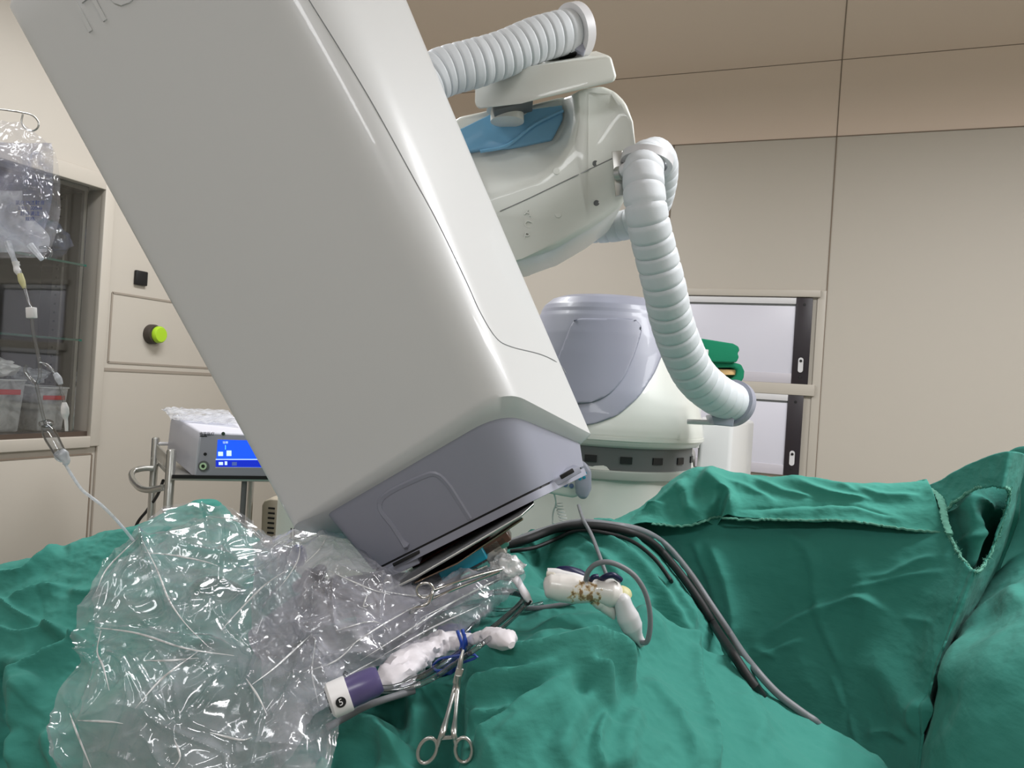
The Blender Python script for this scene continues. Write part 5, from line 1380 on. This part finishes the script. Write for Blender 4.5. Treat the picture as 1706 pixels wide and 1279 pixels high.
sc_o = prism('touch_screen', [p - FW * 0.003 for p in scr], -FW * 0.002, M['screen'], G_)
def rect(name, x0, y0, x1, y1, mat, parent, lift=0.0056):
    return prism(name, [fpt(x0, y0) - FW * lift, fpt(x0, y1) - FW * lift, fpt(x1, y1) - FW * lift, fpt(x1, y0) - FW * lift], -FW * 0.0006, mat, parent)
rect('screen_key', 365, 752, 373, 759, M['screen_lt'], sc_o); rect('screen_key', 379, 750, 387, 759, M['screen_lt'], sc_o)
rect('screen_line', 361, 764, 440, 765.4, M['screen_lt'], sc_o)
rect('screen_key', 366, 769, 373, 774, M['screen_lt'], sc_o); rect('screen_key', 388, 769, 396, 775, pl('screen_mid', (120, 150, 250), .4), sc_o)
rect('screen_band', 361, 766, 440, 777, M['screen_dk'], sc_o, 0.0052)
rect('screen_key', 376, 768, 380, 774, M['screen_lt'], sc_o)
text('screen_text', '1', fpt(377, 745) - FW * .0056, fx, fy, 0.018, 0.0002, emis('cyan_text', (110, 210, 255), 1), sc_o)
text('screen_text', '功率', fpt(377, 737) - FW * .0056, fx, fy, 0.008, 0.0002, M['screen_lt'], sc_o)
rect('screen_frame', 360, 777.5, 445, 779, M['white'], sc_o, 0.004)
text('maker_logo', '睿笛医疗', fpt(346, 722.5) - FW * .0045, fx, fy, 0.011, 0.0003, M['black'], G_)
rect('logo_underline', 334, 725.5, 346, 727, M['black'], G_, 0.0036)
def disc(name, px, py, r0, r1, mat, h=0.004, lift=0.003):
    c = fpt(px, py) - FW * lift
    return lathe(name, c, -FW, [(r1, 0), (r1, h), (r0, h), (r0, 0)] if r0 > 0 else [(r1, 0), (r1, h), (0.0005, h)], mat, G_, k=28, cap=False)
disc('indicator', 343, 756, 0, 0.0045, M['black'], 0.002)
disc('socket_surround', 340.5, 776, 0.010, 0.0155, M['dgrey'], 0.003)
disc('socket_ring', 340.5, 776, 0.0055, 0.010, pl('green_ring', (190, 220, 180), 0.3), 0.006)
disc('socket_hole', 340.5, 776, 0, 0.0055, pl('dark_green', (25, 45, 25), 0.4), 0.004)
disc('indicator', 373, 722, 0, 0.005, pl('dark_green2', (30, 60, 40), 0.4), 0.002)
Bc = [[(270, 684, 2.62), (285, 680, 2.6), (330, 683, 2.6), (380, 686, 2.6)], [(278, 690, 2.5), (292, 690, 2.48), (335, 694, 2.45), (390, 697, 2.4)], [(284, 700, 2.4), (300, 702, 2.38), (340, 705, 2.35), (400, 708, 2.3)]]
filmsheet('plastic_wrapper', Bc, M['milky'], 60, 40, [], [(30, 0.006, 3, True, None)], 'crumpled clear wrapper lying on top of the generator')
# heater / air unit with slots
dv = 2.62
VU = thing('heater_unit', Vector((P(450, 870, dv).x, P(450, 870, dv).y, 0)), 'beige slotted heater unit half hidden behind the robot head and plastic cover', 'heater')
hb0 = P(437, 838, dv); hb1 = P(520, 838, dv)
prism('heater_case', [P(436, 842, dv), P(440, 834, dv), P(450, 831, dv), P(520, 834, dv), P(520, 1010, dv), P(430, 1010, dv)], FW * 0.10, pl('beige_case', (188, 178, 160), 0.45), VU, bevel=0.006)
for r_ in range(12):
    for c_, (xa_, wd) in enumerate(((447, 11), (462, 8))):
        y = 846 + r_ * 8.2; off = (r_ % 2) * 0
        bar('vent_slot', P(xa_ - r_ * 0.4, y, dv - .001), P(xa_ + wd - r_ * 0.4, y + 1 - 0, dv - .001), 0.004, 0.006, M['black'], VU)

# ------------------------------------------------------------------ IV STAND, BAG, LINE
IVd = 1.38
IS = thing('iv_stand', Vector((P(-90, 200, IVd).x, P(-90, 200, IVd).y, 0)), 'thin steel infusion stand hook above the hanging fluid bag', 'infusion stand')
hk = [(-90, 170), (-40, 178), (0, 182), (35, 187), (54, 192), (64, 204), (62, 214), (52, 218), (41, 213), (36, 203), (38, 190)]
tube('hook', [P(x, y, IVd) for x, y in hk], 0.0016, M['satin'], IS, n=70, k=8)
q = P(-90, 170, IVd)
V, Fc = lathe_geo(Vector((q.x, q.y, 0)), UP, [(0.011, 0), (0.011, q.z), (0.004, q.z + 0.01)], 16); mesh('pole', V, Fc, M['satin'], IS)
V, Fc = lathe_geo(Vector((q.x, q.y, 0)), UP, [(0.22, 0), (0.22, 0.02), (0.05, 0.05), (0.015, 0.06)], 32); mesh('stand_base', V, Fc, M['dgrey'], IS)
def bagrows(xs_list, d, bulge):
    rows = []
    for y, xs in xs_list:
        n = len(xs); rows.append([(x, y + (xs[2] - x) * 0.0, d - bulge * math.sin(math.pi * i / (n - 1)) * math.sin(math.pi * min(1, max(0, (y - 210) / 220)))) for i, x in enumerate(xs)])
    return rows
IB = thing('infusion_bag', P(30, 420, IVd), 'clear infusion bag with blue print inside a plastic wrap, hanging at the left edge', 'infusion bag')
outer = [(205, [-60, -30, 0, 22, 38]), (240, [-70, -30, 10, 50, 78]), (262, [-75, -30, 20, 60, 94]), (330, [-80, -30, 25, 65, 100]), (390, [-75, -30, 25, 65, 93]), (428, [-55, -25, 20, 60, 80])]
def rows_o(dd, bulge): return bagrows(outer, IVd + dd, bulge)
rnd2 = random.Random(3)
o = filmsheet('outer_wrap', rows_o(-0.01, 0.035), M['film'], 120, 130, creases(rows_o(0, 0), 18, 0.006, 4, rnd2) + [([(36, 245), (44, 310), (46, 322)], 0.008, 3, 's', .2), ([(44, 250), (62, 300), (66, 340)], 0.008, 3, 's', .2)], [(20, 0.006, 3, True, None)])
o.parent = IB; o.location = ORG[o] - ORG[IB]
inner_ = [(240, [-70, -30, 5, 40, 88]), (262, [-75, -30, 18, 55, 90]), (330, [-80, -30, 25, 60, 86]), (385, [-75, -30, 25, 55, 74]), (408, [-55, -25, 20, 50, 66])]
o = filmsheet('printed_film', bagrows(inner_, IVd + 0.02, 0.02), M['bagprint'], 90, 90, [], [(14, 0.006, 8, True, None)])
o.parent = IB; o.location = ORG[o] - ORG[IB]
flu = [(318, [-70, -40, -10, 12, 30]), (345, [-75, -40, -8, 14, 32]), (372, [-75, -40, 0, 25, 55]), (398, [-70, -35, 10, 45, 84]), (420, [-50, -20, 20, 50, 80])]
o = filmsheet('fluid_pouch', bagrows(flu, IVd - 0.005, 0.045), M['fluid'], 80, 80, [], [(12, 0.008, 4, True, None)])
o.parent = IB; o.location = ORG[o] - ORG[IB]
for k_ in range(4):
    a_ = P(28, 345 + 7 * k_, IVd - 0.036)
    text('blue_print', ('氯化钠注射液', '0.9%  500ml', '静脉滴注', '规格')[k_], P(50, 338 + 9 * k_, IVd - 0.042), RC, UC, 0.0085, 0.0001, pl('print_blue%d' % k_, (60, 75, 130), .6), IB)
tube('port', [P(12, 402, IVd - .03), P(18, 418, IVd - .03), P(24, 434, IVd - .03), P(28, 443, IVd - .03)], [0.006, 0.0055, 0.004, 0.006], M['milky'], IB, n=20, k=12)
tube('port', [P(50, 408, IVd - .03), P(60, 420, IVd - .03), P(70, 432, IVd - .03)], [0.006, 0.005, 0.0042], M['milky'], IB, n=16, k=12)
tube('hanging_tab', [P(66, 412, IVd - .02), P(78, 412, IVd - .02), P(86, 420, IVd - .02), P(80, 430, IVd - .02), P(70, 428, IVd - .02)], 0.0022, M['clear'], IB, n=30, k=8)
IL = thing('infusion_line', P(110, 780, 1.34), 'clear infusion line with drip chamber and white clamp hanging from the bag to the drape', 'infusion line')
dl = 1.34
def lt(name, pts, r, mat, n=40, k=10, parent=None):
    return tube(name, [P(x, y, dl) for x, y in pts], r, mat, parent or IL, n=n, k=k)
tubm = M['clear']
lt('tubing', [(26, 440), (34, 455), (40, 475), (47, 500), (52, 515), (54, 545), (61, 580), (66, 605), (66, 628), (62, 638)], 0.0028, tubm, n=80)
lt('tubing', [(60, 638), (64, 655), (70, 685), (76, 708)], 0.0025, tubm)
lt('branch_tubing', [(62, 640), (50, 630), (42, 618), (44, 607)], 0.0028, tubm)
lt('branch_tubing', [(66, 604), (78, 608), (90, 620), (98, 635), (104, 655), (107, 672)], 0.0025, tubm)
lt('needle_connector', [(26, 436), (28, 448), (33, 458)], [0.006, 0.0045, 0.006, 0.004], M['white'], n=12)
lt('yellowed_sleeve', [(33, 456), (37, 470), (41, 480)], [0.0045, 0.0055, 0.003], M['yellowed'], n=12)
rc_ = bar('roller_clamp', P(52, 512, dl), P(53, 530, dl), 0.012, 0.014, M['white'], IL)
lt('branch_connector', [(92, 622), (98, 632), (101, 640)], [0.004, 0.006, 0.004], M['milky'], n=10)
lt('spike_cap', [(107, 670), (108, 680), (109, 695), (110, 700), (111, 718)], [0.0035, 0.0065, 0.0065, 0.003, 0.003, 0.0025], M['white'], n=24, k=14)
lt('drip_chamber_cap', [(66, 706), (76, 706), (88, 704)], [0.004, 0.007, 0.008, 0.004], M['clear'], n=14)
lt('drip_chamber', [(74, 708), (82, 722), (92, 740), (103, 760), (106, 766)], [0.006, 0.011, 0.0115, 0.0105, 0.010, 0.006], M['clear'], n=30, k=20)
lt('drip_filter', [(98, 752), (104, 760), (110, 768), (108, 774)], [0.010, 0.012, 0.008, 0.004], M['milky'], n=14, k=14)
low = [(108, 772), (120, 792), (136, 815), (152, 828), (170, 842), (190, 862), (206, 880), (222, 900)]
tube('lower_tubing', [P(x, y, dl + (0.0 if i < 5 else 0.01 * (i - 4))) for i, (x, y) in enumerate(low)], 0.0025, M['milky'], IL, n=60, k=10)
